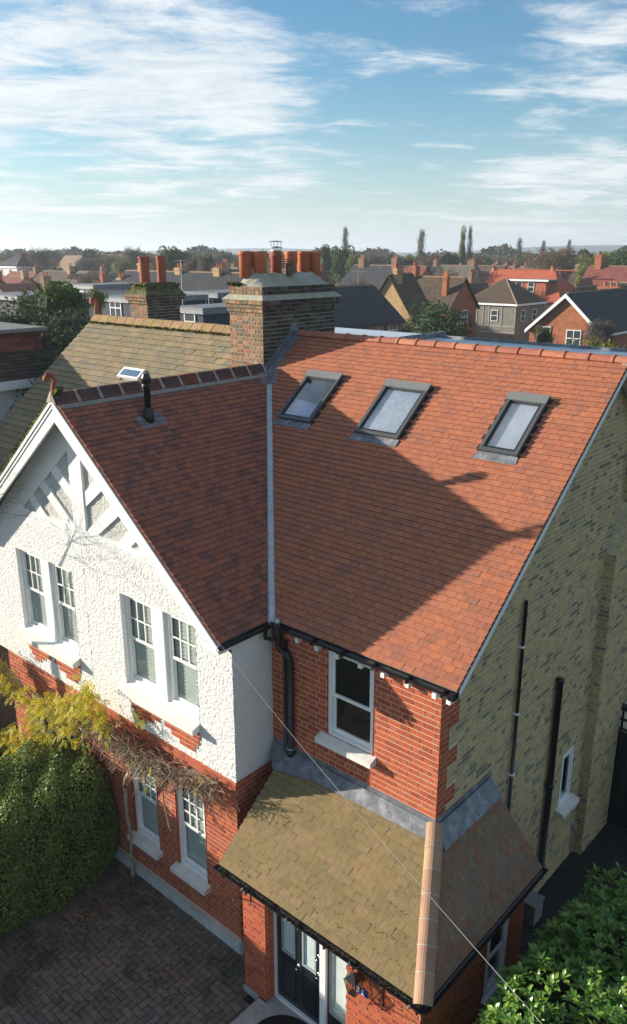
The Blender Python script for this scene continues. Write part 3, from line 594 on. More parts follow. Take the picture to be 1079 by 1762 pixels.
def frustum(b, x0,x1,y0,y1,z0,z1,e0,e1):
    p = [(x0-e0,y0-e0,z0),(x1+e0,y0-e0,z0),(x1+e0,y1+e0,z0),(x0-e0,y1+e0,z0),(x0-e1,y0-e1,z1),(x1+e1,y0-e1,z1),(x1+e1,y1+e1,z1),(x0-e1,y1+e1,z1)]
    b.faces(p, [(0,3,2,1),(4,5,6,7),(0,1,5,4),(1,2,6,5),(2,3,7,6),(3,0,4,7)])
frustum(b,CHX0,CHX1,CHY0,CHY1,11.387,11.50,.14,.01); b.build('mortar_weathering', FLAUNCH, ch)
oversail(ch,CHX0,CHX1,CHY0,CHY1,11.50,.088,.0,BRICK_C,BRICK_K); oversail(ch,CHX0,CHX1,CHY0,CHY1,11.588,.088,.0,BRICK_C,BRICK_K)
# flaunching mound
nu, nv = 14, 34; V = []; 
pots = [(-4.92,5.33,.165),(-4.73,5.58,.17),(-4.62,6.0,.15),(-4.62,6.50,.15),(-4.60,6.92,.155),(-4.52,7.22,.155)]
for i in range(nu+1):
    for j in range(nv+1):
        u, v = i/nu, j/nv; x = CHX0+.02+(CHX1-CHX0-.04)*u; y = CHY0+.02+(CHY1-CHY0-.04)*v
        edge = min(u,1-u)*2*1.04, min(v,1-v)*2*2.4; hgt = .19*min(1,edge[0]*1.25)**.8*min(1,edge[1]*1.1)**.8
        for (px_,py_,r_) in pots: hgt += .11*math.exp(-((x-px_)**2+(y-py_)**2)/.05)*min(1,edge[0]*2)*min(1,edge[1]*2)
        V.append((x,y,11.676+hgt+random.gauss(0,.008)*(hgt>.02)))
Fq = [(i*(nv+1)+j,(i+1)*(nv+1)+j,(i+1)*(nv+1)+j+1,i*(nv+1)+j+1) for i in range(nu) for j in range(nv)]
link(bpy.data.objects.new('flaunching', mesh_np('flaunching', V, Fq, FLAUNCH, True)), ch)
for k, (px_,py_,r_) in enumerate(pots):
    b = MB(); zt = 12.42-(0 if k != 2 else .0); zb = 11.85
    if k == 2: prof = [(.12,0),(.125,.40),(.15,.44),(.15,.48),(.13,.50),(.135,.57),(.115,.57)]
    elif k == 1: prof = [(r_*.82,0),(r_*.98,.42),(r_*1.06,.44),(r_*1.06,.50),(r_*1.0,.52),(r_*1.02,.57),(r_*.85,.57)]
    else: prof = [(r_*.9,0),(r_*.92,.48),(r_*1.02,.50),(r_*1.04,.57),(r_*.86,.57)]
    hts = .98
    b.lathe((px_,py_,zb), [(r,z) for r,z in prof]+[(prof[-1][0]*.97,.35)], 24); p_ = b.build('chimney_pot', POT_D if k == 2 else POT, ch, False)
    for pol in p_.data.polygons: pol.use_smooth = abs(pol.normal.z) < .6
# cowl on the third pot
px_,py_ = pots[2][:2]; b = MB(); b.lathe((px_,py_,12.40),[(.12,0),(.12,.05),(.11,.05)],18); b.lathe((px_,py_,12.50),[(.02,.03),(.15,.0),(.16,-.02),(.02,-.01)],18); b.lathe((px_,py_,12.62),[(.15,0),(.16,.01),(.02,.03)],18)
for a in (0.4,2.0,3.5,5.1): b.tube([(px_+.12*math.cos(a),py_+.12*math.sin(a),12.42),(px_+.125*math.cos(a),py_+.125*math.sin(a),12.63)],.008,5)
b.build('metal_cowl', STEEL, ch)
b = MB(); b.lathe((-4.44,6.25,11.9),[(.09,0),(.09,.22),(.075,.24)],14)
for q in range(3): b.lathe((-4.44,6.25,12.14+q*.045),[(.03,0),(.11,.0),(.095,.022),(.03,.022)],16)
b.build('louvred_pot', mat('brown_pot',[(.16,.11,.08)],.8), ch)
P_ = [(random.uniform(CHX0-.05,CHX0+.35), CHY0-random.uniform(-.2,.05), 11.69+random.random()*.05) for _ in range(260)]
tag(link(bpy.data.objects.new('moss', leaf_mesh('moss', P_, [(0,0,1)]*len(P_), .06, MOSS, 1.2)), ch), kind='stuff')
# rear chimney of the left half
ch2 = chimney_stack(neigh, -11.75, -10.95, 7.15, 8.35, 9.3, 10.95, BRICK_C, BRICK_K, None, None, course=.0885, lim=120)
oversail(ch2,-11.75,-10.95,7.15,8.35,10.95,.09,.05,BRICK_C,BRICK_K); oversail(ch2,-11.75,-10.95,7.15,8.35,11.04,.09,.10,BRICK_C,BRICK_K); oversail(ch2,-11.75,-10.95,7.15,8.35,11.13,.09,.14,BRICK_C,BRICK_K)
b = MB(); frustum(b,-11.75,-10.95,7.15,8.35,11.222,11.55,.12,-.12); b.build('flaunching', mat('mossy_mortar',[(.13,.13,.06)],1,.3,12,.03,20,stain=(.05,.06,.02),stain_scale=3,stain_amt=.8,stain_lo=.45), ch2)
P_ = [(random.uniform(-11.8,-10.85), random.uniform(7.1,8.4), 11.33+random.random()*.2) for _ in range(700)]
tag(link(bpy.data.objects.new('moss', leaf_mesh('moss', P_, [(0,0,1)]*len(P_), .07, MOSS, 1.2)), ch2), kind='stuff')
for (px_,py_,r_,top) in ((-11.45,7.5,.15,12.28),(-11.22,7.95,.135,12.3)):
    b = MB(); b.lathe((px_,py_,11.45),[(r_,0),(r_*1.0,top-11.53),(r_*1.12,top-11.52),(r_*1.12,top-11.45),(r_*.85,top-11.45)],20); b.build('chimney_pot', POT_D, ch2, False)

# ------------------------------------------------------------------ rear flat roofs behind the ridge
b = MB(); b.box(-2.3, 2.9, YR+.5, 9.2, 8.5, 10.40); fl = b.build('rear_dormer', GREYROOF, house)
b = MB(); b.box(-2.35, 2.95, 9.2, 9.26, 10.1, 10.46); b.box(2.9,2.96,YR+.6,9.2,10.1,10.45); b.build('upstand', LEAD, fl)
b = MB(); b.box(-6.6, -2.36, YR+1.2, 9.6, 8.5, 10.42); fl2 = b.build('rear_dormer', GREYROOF, neigh)
b = MB(); b.box(-6.6,-2.30, YR+1.1, YR+1.2, 10.2, 10.52); b.box(-2.36,-2.27,YR+1.2,9.6,10.2,10.52); b.build('upstand', LEAD, fl2)

# ------------------------------------------------------------------ windows
def sash_window(parent, pl, u0,u1,v0,v1, depth, grid, blind=True, fm=WHITE, inter=DARKIN, t=.055, split=.5, lowgrid=None, name='window', glass=None, bm=None):
    h0 = -depth; b = MB(); ft = .065
    b.pbox(pl,u0,u0+ft,v0,v1,h0,h0+.09); b.pbox(pl,u1-ft,u1,v0,v1,h0,h0+.09); b.pbox(pl,u0+ft,u1-ft,v1-ft,v1,h0,h0+.085); b.pbox(pl,u0+ft,u1-ft,v0,v0+ft*1.2,h0,h0+.095)
    fr = b.build(name, fm, parent); a0,a1,c0,c1 = u0+ft,u1-ft,v0+ft*1.2,v1-ft; cm = c0+(c1-c0)*split
    b = MB()
    b.pbox(pl,a0,a0+t,cm,c1,h0+.04,h0+.07); b.pbox(pl,a1-t,a1,cm,c1,h0+.04,h0+.07); b.pbox(pl,a0+t,a1-t,c1-t,c1,h0+.04,h0+.069); b.pbox(pl,a0,a1,cm-.02,cm+.035,h0+.038,h0+.072); b.build('upper_sash', fm, fr)
    b = MB(); b.pbox(pl,a0,a0+t,c0,cm-.02,h0+.005,h0+.035); b.pbox(pl,a1-t,a1,c0,cm-.02,h0+.005,h0+.035); b.pbox(pl,a0+t,a1-t,c0,c0+t*1.3,h0+.005,h0+.034); b.build('lower_sash', fm, fr)
    gx, gy = grid; b = MB(); any_ = False
    for i in range(1,gx): x = a0+t+(a1-a0-2*t)*i/gx; b.pbox(pl,x-.014,x+.014,cm+.035,c1-t,h0+.045,h0+.066); any_ = True
    for j in range(1,gy): y = cm+.035+(c1-t-cm-.035)*j/gy; b.pbox(pl,a0+t,a1-t,y-.014,y+.014,h0+.046,h0+.065); any_ = True
    if any_: b.build('glazing_bar', fm, fr)
    g = glass or GLASS
    for i in range(gx):
        for j in range(gy):
            b = MB(); x0 = a0+t+(a1-a0-2*t)*i/gx; x1 = a0+t+(a1-a0-2*t)*(i+1)/gx; y0 = cm+.035+(c1-t-cm-.035)*j/gy; y1 = cm+.035+(c1-t-cm-.035)*(j+1)/gy
            b.poly([pl(x0,y0,h0+.055),pl(x1,y0,h0+.055),pl(x1,y1,h0+.055),pl(x0,y1,h0+.055)]); b.build('pane', g, fr)
    b = MB(); b.poly([pl(a0+t,c0+t,h0+.02),pl(a1-t,c0+t,h0+.02),pl(a1-t,cm-.02,h0+.02),pl(a0+t,cm-.02,h0+.02)]); b.build('pane', g, fr)
    b = MB(); q = [(u0,v0),(u1,v0),(u1,v1),(u0,v1)]
    for i in range(4): b.poly([pl(*q[i],h0),pl(*q[(i+1)%4],h0),pl(*q[(i+1)%4],h0-.6),pl(*q[i],h0-.6)])
    b.poly([pl(*p,h0-.6) for p in q]); b.build('interior', inter, fr)
    if blind:
        n = int((c1-c0)/.075)
        b = MB()
        for k in range(n):
            y = c0+.03+k*.078; b.faces([pl(a0+.02,y,h0-.006),pl(a1-.02,y,h0-.006),pl(a1-.02,y+.064,h0-.022),pl(a0+.02,y+.064,h0-.022)],[(0,1,2,3)])
        b.pbox(pl,(a0+a1)/2-.02,(a0+a1)/2+.02,c0,c1,h0-.08,h0-.068); b.pbox(pl,a0,a0+.05,c0,c1,h0-.08,h0-.06); b.pbox(pl,a1-.05,a1,c0,c1,h0-.08,h0-.06)
        tag(b.build('blind', bm or BLIND, fr), None)
    return fr

# ------------------------------------------------------------------ bay: pebbledash upper wall, brick ground floor
FRONT = Plane((0,0,0),(1,0,0),(0,0,1)); RET = Plane((0,0,0),(0,1,0),(0,0,1))
wu = [(-2.98,-.88,4.50,6.42),(-6.66,-4.56,4.50,6.42)]      # paired sash openings upstairs
wl = [(-3.12,-2.32,1.00,2.95),(-1.74,-.90,1.00,2.95)]      # ground floor openings
XL = -8.1
def half(xa, xb):    # both halves share the front; the party line is at GX
    return lambda U, V: (U > xa) & (U < xb)
def inside_front(xa, xb, holes):
    def f(U, V):
        k = (U > xa) & (U < xb) & (V < ZG-.35-tg*np.abs(U-GX)) & (V < 7.30)
        for h in holes: k &= ~((U > h[0]) & (U < h[1]) & (V > h[2]) & (V < h[3]))
        return k
    return f
for par, xa, xb, w_ in ((house, GX, .02, wu[0]), (neigh, XL, GX, wu[1])):
    ap = (w_[0]-.08, w_[1]+.02, 4.03, 4.40)
    o = dash_grid(FRONT, (xa,xb), (ZB,7.34), inside_front(xa,xb,[w_]), DASH, par, 'pebbledash_wall')
    b = MB()
    for p, q in (((w_[0],w_[2]),(w_[0],w_[3])),((w_[0],w_[3]),(w_[1],w_[3])),((w_[1],w_[3]),(w_[1],w_[2])),((w_[1],w_[2]),(w_[0],w_[2]))): b.poly([FRONT(*p,.012),FRONT(*q,.012),FRONT(*q,-.2),FRONT(*p,-.2)])
    b.build('reveal', WHITE, o)
    # mullion between the two sashes, the sashes, the sill
    xm = (w_[0]+w_[1])/2
    b = MB(); b.pbox(FRONT, xm-.13, xm+.13, w_[2]+.02, w_[3], -.16, -.035); b.pbox(FRONT,xm-.17,xm-.13,w_[2]+.02,w_[3],-.16,-.07); b.pbox(FRONT,xm+.13,xm+.17,w_[2]+.02,w_[3],-.16,-.07); b.build('window_mullion', WHITE, par)
    for a0,a1 in ((w_[0],xm-.17),(xm+.17,w_[1])):
        sash_window(par, FRONT, a0, a1, w_[2]+.06, w_[3], .17, (3,2), blind=True)
    b = MB(); b.faces([FRONT(w_[0],w_[2]+.10,-.10),FRONT(w_[1],w_[2]+.10,-.10),FRONT(w_[1],w_[2]+.02,.02),FRONT(w_[0],w_[2]+.02,.02),FRONT(w_[0],w_[2]-.02,.02),FRONT(w_[1],w_[2]-.02,.02)],[(3,2,1,0),(4,5,2,3)]); b.build('inner_sill', WHITE, par)
    b = MB(); x0s, x1s = w_[0]-.12, w_[1]+.02; b.faces([FRONT(x0s,4.53,-.02),FRONT(x1s,4.53,-.02),FRONT(x1s,4.46,.19),FRONT(x0s,4.46,.19),FRONT(x0s,4.36,.19),FRONT(x1s,4.36,.19),FRONT(x1s,4.36,0),FRONT(x0s,4.36,0)],[(3,2,1,0),(4,5,2,3),(7,6,5,4),(2,5,6,1),(0,7,4,3)]); b.build('window_sill', STONE, par)
    # shaped brick apron below the sill
    def seg(v, r, a=w_[0]+.02, c=w_[1]+.0):
        row = int((v-3.98)/.085); L_ = c-a
        if v > 4.16: return [(a+.03,c)]
        if v > 4.06: return [(a+.10,a+.95),(a+1.10,c-.03)]
        if v > 3.97: return [(a+.18,a+.74),(c-.80,c-.08)]
        return [(a+.30,a+.52),(c-.56,c-.16)]
    b = MB()
    for r in range(5):
        v = 3.875+r*.0975; 
        for s in seg(v+.05, r): b.pbox(FRONT, s[0]-.01, s[1]+.01, v, v+.0975, 0, .022)
    apn = b.build('brick_apron', MORTAR_R, par)
    pA = Plane(FRONT(0,0,.022),(1,0,0),(0,0,1)); bricks(pA, 3.875, 4.36, seg, BRICK_R, apn, limit=60)
# return wall
o = dash_grid(RET, (0,D), (ZB,6.42), lambda U,V: (U>0)&(V<6.42), DASH, house, 'pebbledash_return', amp=.012)
# brick ground floor
GFy = Plane((0,.03,0),(1,0,0),(0,0,1)); GRx = Plane((-.03,0,0),(0,1,0),(0,0,1))
def seg_holes(a, b_, holes, arch=0):
    def f(v, r):
        segs = [(a,b_)]
        for h in holes:
            top = h[3]
            if h[2] < v < top:
                e = 0
                x0, x1 = h[0]+e, h[1]-e; ns = []
                for s in segs:
                    if x1 <= s[0] or x0 >= s[1]: ns.append(s)
                    else:
                        if s[0] < x0: ns.append((s[0],x0))
                        if x1 < s[1]: ns.append((x1,s[1]))
                segs = ns
        return segs
    return f
gw = wall_sheet(GFy, GX, -.03, 0, ZB+.03, wl, MORTAR_R, house, 'ground_floor_wall', .12, rm=BRICK_R)
bricks(GFy, .30, ZB-.22, seg_holes(GX,-.03,wl), BRICK_R, gw)
gr2 = wall_sheet(GRx, .03, D, 0, ZB+.03, [], MORTAR_R, house, 'return_wall', reveal=False)
bricks(GRx, .30, ZB-.02, lambda v,r: [(.03,D)], BRICK_R, gr2, limit=120)
b = MB(); b.pbox(GFy,GX,-.0,ZB-.20,ZB-.08,0,.045); b.pbox(GFy,GX,-.0,ZB-.08,ZB+.005,0,.03); b.pbox(GRx,.0,D,ZB-.02,ZB+.0,0,.03); b.build('string_course', mat('red_moulding',[(.44,.13,.07)],.8,.1,10), house)
b = MB(); b.pbox(FRONT,GX,.02,0,.22,-.04,.04); b.box(0,.05,-.04,D,0,.22); b.build('plinth', mat('plinth_render',[(.50,.51,.50)],.9,.15,4,.004,30,stain=(.3,.3,.28),stain_scale=2,stain_amt=.6,stain_lo=.5), house)
for (a0,a1,c0,c1) in wl:
    sash_window(house, GFy, a0, a1, c0+.03, c1, .13, (3,3), blind=True)
    b = MB(); b.faces([GFy(a0-.08,c0+.03,-.04),GFy(a1+.08,c0+.03,-.04),GFy(a1+.08,c0-.0,.17),GFy(a0-.08,c0-.0,.17),GFy(a0-.08,c0-.1,.17),GFy(a1+.08,c0-.1,.17),GFy(a1+.08,c0-.1,0),GFy(a0-.08,c0-.1,0)],[(3,2,1,0),(4,5,2,3),(7,6,5,4),(2,5,6,1),(0,7,4,3)]); b.build('window_sill', STONE, house)
    # segmental arch of rubbed brick, filling the corners of the opening
    b = MB(); n = 8; xm, hw = (a0+a1)/2, (a1-a0)/2
    for i in range(n):
        x0, x1 = a0+(a1-a0)*i/n, a0+(a1-a0)*(i+1)/n; f = lambda x: c1-.10*((x-xm)/hw)**2
        b.pbox(GFy, x0, x1, min(f(x0),f(x1)), c1+.002, -.1, .004)
    b.build('arch_soffit', BRICK_R, house)
    for i in range(9):
        t = (i-4)/4*.42; b = MB(); R_ = 1.1
        q = [(xm+R_*math.sin(t-.05), c1-R_+R_*math.cos(t-.05)), (xm+R_*math.sin(t+.05), c1-R_+R_*math.cos(t+.05)), (xm+(R_+.25)*math.sin(t+.05), c1-R_+(R_+.25)*math.cos(t+.05)), (xm+(R_+.25)*math.sin(t-.05), c1-R_+(R_+.25)*math.cos(t-.05))]
        b.prism(GFy, q, .0, .014); b.build('arch_brick', BRICK_R, gw)
# left half ground floor
lw = [(-6.30,-5.55,.9,2.75),(-5.3,-4.6,.9,2.75)]
gwl = wall_sheet(GFy, -7.65, GX, 0, ZB+.03, lw, MORTAR_R, neigh, 'ground_floor_wall', .12, rm=BRICK_R)
bricks(GFy, .0, ZB-.0, seg_holes(-7.65,GX,lw), BRICK_R, gwl, limit=260)
for (a0,a1,c0,c1) in lw: sash_window(neigh, GFy, a0, a1, c0, c1, .13, (2,2), blind=False)
b = MB(); b.pbox(GFy,-6.62,-6.30,.4,2.95,-.05,.06); b.pbox(GFy,-5.55,-5.30,.4,2.9,-.05,.05); b.build('stone_mullion', mat('grey_stone_post',[(.36,.37,.33)],.9,.15,6), neigh)
b = MB(); b.box(-8.0,GX,.02,D,ZB-.05,ZB+.0); b.box(XL,-7.7,.35,D,0,ZB); b.build('soffit', WHITE, neigh)
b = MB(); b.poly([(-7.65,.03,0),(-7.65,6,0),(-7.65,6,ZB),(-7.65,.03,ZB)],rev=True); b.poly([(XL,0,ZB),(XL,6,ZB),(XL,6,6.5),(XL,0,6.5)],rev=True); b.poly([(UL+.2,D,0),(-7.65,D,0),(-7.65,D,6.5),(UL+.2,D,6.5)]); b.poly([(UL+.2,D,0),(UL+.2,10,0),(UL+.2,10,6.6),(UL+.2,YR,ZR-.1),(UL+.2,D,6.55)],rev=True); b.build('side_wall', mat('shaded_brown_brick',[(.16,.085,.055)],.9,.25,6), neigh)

# gable triangle: recessed dash panels under white timbering
TP = Plane((0,.07,0),(1,0,0),(0,0,1))
for par, xa, xb in ((house, GX, 1), (neigh, -9, GX)):
    dash_grid(TP, (max(xa,-7.6),min(xb,-.6)), (7.28,9.75), lambda U,V,xa=xa,xb=xb: (U>xa)&(U<xb)&(V < ZG-.10-tg*np.abs(U-GX)), DASH_G, par, 'gable_panel', amp=.015)
def board(par, pts, h=.05, name='timber_board', base=0.0):
    b = MB(); b.prism(TP, pts, base, h); return b.build(name, WHITE, par)
def vl_(x): return ZG-.12-tg*abs(x-GX)
for par, sx in ((house, 1), (neigh, -1)):
    X_ = lambda d: GX+sx*d
    def bd(pts, h=.05, base=0.): 
        pts = [(X_(d), z) for d, z in pts]
        if sx < 0: pts = pts[::-1]
        board(par, pts, h, base=base)
    bd([(0,7.07),(3.2,7.07),(2.65,7.40),(0,7.40)], .075)                # bottom beam
    bd([(0,7.40),(.20,7.40),(.20,8.92),(0,9.07)], .07)                    # half of the king post
    A_ = 9.07; bd([(0,A_),(2.10,A_-.8*2.10),(3.3,7.0),(0,9.85)], .06)      # rim under the slope
    bd([(.20,7.86),(.88,8.37),(.68,8.53),(.20,8.14)], .05)
    bd([(.20,7.40),(.56,7.40),(1.35,7.99),(1.16,8.14)], .05)
    bd([(1.19,7.40),(1.55,7.40),(1.81,7.62),(1.63,7.77)], .05)
# barge boards, soffits
for par, pl_, su in ((house, GR, 1), (neigh, GL, -1)):
    b = MB(); 
    if su == 1:
        q = [(XG+.0,ZE-.05),(GX,ZG-.05),(GX,ZG-.05-.40),(XG-.40,ZE-.03)]
    else:
        q = [(XGL-.0,ZE-.05),(GX,ZG-.05),(GX,ZG-.05-.40),(XGL+.40,ZE-.03)]
    FPb = Plane((0,GF,0),(1,0,0),(0,0,1))
    if su == 1: q = q[::-1]
    b.prism(FPb, q, -.05, .0); bb = b.build('barge_board', WHITE, par)
    b = MB()
    for off, w_, hh in ((.0,.07,.03),(.10,.05,.015)):
        if su == 1: q2 = [(XG+.0,ZE-.05-off),(GX,ZG-.05-off),(GX,ZG-.05-off-w_),(XG-.0-.03,ZE-.05-off-w_+.02)][::-1]
        else: q2 = [(XGL-.0,ZE-.05-off),(GX,ZG-.05-off),(GX,ZG-.05-off-w_),(XGL+.03,ZE-.05-off-w_+.02)]
        b.prism(FPb, q2, 0, hh)
    b.build('moulding', WHITE, bb)
    b = MB(); x0 = XG-.0 if su == 1 else XGL
    b.faces([(x0,GF,ZE-.09),(x0,.12,ZE-.09),(GX,.12,ZG-.09),(GX,GF,ZG-.09)],[(0,1,2,3)]); b.build('soffit', WHITE, bb)
# small white eave box at the foot of the right barge board
b = MB(); b.box(-.34,.02,GF+.03,.02,ZE-.22,ZE-.08); b.build('eave_box', WHITE, house)

# ------------------------------------------------------------------ main front wall upstairs, side wall
MF = Plane((0,D,0),(1,0,0),(0,0,1)); SW = Plane((W,D,0),(0,1,0),(0,0,1))
mwin = [(1.26,2.21,4.74,6.37)]
fw_ = wall_sheet(MF, 0, W, 2.4, 6.48, mwin, MORTAR_R, house, 'front_wall', .12, rm=BRICK_R)
bricks(MF, 3.80, 6.45, seg_holes(0.0,W+.006,mwin), BRICK_R, fw_)
sash_window(house, MF, *mwin[0], .11, (1,1), blind=False, split=.47, glass=GLASS)
b = MB(); b.faces([MF(1.12,4.78,-.04),MF(2.28,4.78,-.04),MF(2.28,4.72,.16),MF(1.12,4.72,.16),MF(1.12,4.63,.16),MF(2.28,4.63,.16),MF(2.28,4.63,0),MF(1.12,4.63,0)],[(3,2,1,0),(4,5,2,3),(7,6,5,4),(2,5,6,1),(0,7,4,3)]); b.build('window_sill', STONE, house)
# side wall
swin = [(4.62,5.12,1.72,2.92)]          # along u = y-D
sidew = MB()
us = [0, swin[0][0], swin[0][1], 8.2]
yrid = YR-D
def top_at(u): return ZE-.02+tm*(u+.03) if u < yrid else ZR-.05-(u-yrid)*.82
for a0_, a1_ in ((0,4.62),(4.62,yrid),(yrid,5.12),(5.12,9.5)):
    if 4.6 < a0_ < 5.12:
        sidew.poly([SW(a0_,0),SW(a1_,0),SW(a1_,1.72),SW(a0_,1.72)]); sidew.poly([SW(a0_,2.92),SW(a1_,2.92),SW(a1_,top_at(a1_)),SW(a0_,top_at(a0_))])
    else: sidew.poly([SW(a0_,0),SW(a1_,0),SW(a1_,top_at(a1_)),SW(a0_,top_at(a0_))])
sidew = sidew.build('side_wall', MORTAR_Y, house)
quoin = lambda r: .52 if (r//4) % 2 == 0 else .27
def quoin_v(v): return .52 if int(v/.354) % 2 == 0 else .27
def sseg(v, r):
    a_ = quoin_v(v); b_ = 7.25 if v < 2.7 else 9.4
    # inner range where top_at(u) > v
    if v > ZE: a_ = max(a_, (v-ZE)/tm+.02); b_ = min(b_, yrid+(ZR-.1-v)/.82)
    segs = [(a_, b_)]
    if v > 10.3: return []
    for h in swin:
        if h[2] < v < h[3]: segs = [(a_,h[0]),(h[1],b_)]
    return segs
bricks(SW, 0.0, 10.38, sseg, BRICK_Y, sidew, course=.0885, L=.245, gap=.018, d=.0035)
bricks(SW, 0.0, 6.435, lambda v,r: [(-.006, quoin_v(v)-.012)], BRICK_R, fw_, course=.0975, L=.27, d=.006, limit=60, name='quoin_brick')
# projecting breast with corbelled shoulder further back along the wall
BY0, BY1, BP = 6.62, 8.0, .20
b = MB(); b.box(W, W+BP, BY0, BY1, 0, 6.9)
b.faces([(W,BY0,6.9),(W+BP,BY0,6.9),(W+BP,BY1,6.9),(W,BY1,6.9),(W,BY0+.55,7.8),(W+BP,BY0+.55,7.8),(W+BP,BY1,7.8),(W,BY1,7.8)],[(0,1,5,4),(1,2,6,5)])
b.box(W, W+BP, BY0+.55, BY1, 7.8, 9.2); br = b.build('chimney_breast', MORTAR_Y, house)
BRF = Plane((W+BP,BY0,0),(0,1,0),(0,0,1)); BRE = Plane((W,BY0,0),(1,0,0),(0,0,1)); BRE2 = Plane((W,BY0+.55,0),(1,0,0),(0,0,1))
bricks(BRF, 0, 9.2, lambda v,r: [((0 if v < 6.9 else min(.55,(v-6.9)/.9*.55))-.008, BY1-BY0)], BRICK_Y, br, course=.0885, L=.245, gap=.018, d=.0035, limit=120)
bricks(BRE, 0, 6.9, lambda v,r: [(0,BP+.006)], BRICK_Y, br, course=.0885, L=.245, gap=.018, d=.0035, limit=60)
bricks(BRE2, 7.8, 9.2, lambda v,r: [(0,BP+.006)], BRICK_Y, br, course=.0885, L=.245, gap=.018, d=.0035, limit=10)
# small side window
sash_window(house, SW, *swin[0], .07, (1,1), blind=False, fm=UPVC, split=.02, t=.05)
b = MB(); b.faces([SW(4.50,1.76,-.04),SW(5.24,1.76,-.04),SW(5.24,1.70,.20),SW(4.50,1.70,.20),SW(4.50,1.60,.20),SW(5.24,1.60,.20),SW(5.24,1.60,0),SW(4.50,1.60,0)],[(3,2,1,0),(4,5,2,3),(7,6,5,4),(2,5,6,1),(0,7,4,3)]); b.build('window_sill', STONE, house)
# verge board along the gable end, both slopes
b = MB(); c = .19
b.faces([(XV-.03,YE-.0,ZE-.02),(XV-.03,YR,ZR-.03),(XV-.03,YR,ZR-.03-.22),(XV-.03,YE+.12,ZE-.02-.14),(XV-.07,YE,ZE-.02),(XV-.07,YR,ZR-.03),(XV-.07,YR,ZR-.25),(XV-.07,YE+.12,ZE-.16)],[(0,3,2,1),(4,5,6,7),(3,7,6,2),(0,4,7,3)])
b.faces([(XV-.03,YR,ZR-.03),(XV-.03,10.6,6.9),(XV-.03,10.6,6.6),(XV-.03,YR,ZR-.26),(XV-.07,YR,ZR-.03),(XV-.07,10.6,6.9),(XV-.07,10.6,6.6),(XV-.07,YR,ZR-.26)],[(0,3,2,1),(4,5,6,7),(3,7,6,2)])
vb_ = b.build('verge_board', WHITE, house)
b = MB(); b.faces([(XV-.05,YE+.1,ZE-.05),(W,YE+.1,ZE-.05),(W,YR,ZR-.12),(XV-.05,YR,ZR-.12)],[(0,1,2,3)]); b.faces([(XV-.05,YR,ZR-.12),(W,YR,ZR-.12),(W,10.6,6.8),(XV-.05,10.6,6.8)],[(0,1,2,3)]); b.build('soffit', WHITE, vb_)
# eaves: gutter, rafter feet
def gutter(pts, r, name, parent, m=BLACK):
    b = MB(); pts = [Vector(p) for p in pts]; rings = []
    for i, p in enumerate(pts):
        d = (pts[min(i+1,len(pts)-1)]-pts[max(i-1,0)]).normalized(); s = Vector((d.y,-d.x,0)).normalized(); st = len(b.v); rings.append(st)
        for R2 in (r, r-.012):
            ks = range(9) if R2 == r else range(8,-1,-1)
            for k in ks:
                t = math.pi+math.pi*k/8; b.v.append(tuple(p+s*math.cos(t)*R2+Vector((0,0,math.sin(t)*R2))))
    for i in range(len(pts)-1):
        for k in range(18): b.f.append([rings[i]+k, rings[i]+(k+1)%18, rings[i+1]+(k+1)%18, rings[i+1]+k])
    for st, rv in ((rings[0],1),(rings[-1],-1)): b.f.append([st+k for k in range(9)][::rv]) 
    return b.build(name, m, parent)
g1 = gutter([(.17,YE-.045,ZE-.03),(XV+.0,YE-.045,ZE-.03)], .068, 'front_gutter', house)
b = MB(); b.box(.1, XV-.04, YE+.03, YE+.05, ZE-.14, ZE-.01)
for x in np.arange(.4,3.6,.62): b.box(x, x+.04, YE-.12, YE+.03, ZE-.11, ZE-.03)
b.box(XV-.07,XV+.02,YE-.12,YE+.03,ZE-.10,ZE+.0); b.build('fascia', BLACK, g1)
for x in (.685,1.114,1.538,2.003,2.435,2.881,3.357,3.60):
    b = MB(); b.box(x-.035, x+.035, YE-.07, D, ZE-.20, ZE-.115); b.build('rafter_foot', WHITE, g1)
g2 = gutter([(XG+.045,GF+.0,ZE-.04),(XG+.045,YE-.12,ZE-.04)], .066, 'gable_gutter', house)
b = MB(); b.box(XG-.04,XG-.02,GF+.04,YE-.05,ZE-.14,ZE-.01); b.tube([(XG+.06,YE-.22,ZE-.1),(XG+.06,YE-.22,ZE-.24),(XG+.16,YE-.12,ZE-.27),(.21,YE-.03,ZE-.27)], .04, 8); b.build('outlet_pipe', BLACK, g2, True)
b = MB(); b.lathe((.24,YE-.05,ZE-.4),[(.05,0),(.06,.02),(.068,.18),(.068,.40),(.06,.40)],14); dp = b.build('vent_stack', BLACK, house, True)
b = MB(); b.lathe((.24,YE-.05,ZE+.0),[(.055,0),(.06,.04),(.045,.08),(.01,.1)],14); b.build('wire_cap', STEEL, dp, True)
b = MB(); b.tube([(.24,YE-.05,ZE-.38),(.25,YE-.05,6.06),(.30,YE-.03,6.0),(.46,YE-.03,5.97),(.50,YE-.03,5.88),(.50,YE-.03,3.86)], .052, 12); b.lathe((.50,YE-.03,4.05),[(.062,0),(.08,.01),(.08,.1),(.062,.11)],12); b.tube([(.37,YE-.0,6.2),(.37,YE,3.9)], .045, 8); b.build('downpipe', BLACK, dp, True)
b = MB(); b.lathe((.50,YE-.03,4.18),[(.066,0),(.084,.005),(.084,.03),(.066,.035)],12); b.build('pipe_clip', STEEL, dp)
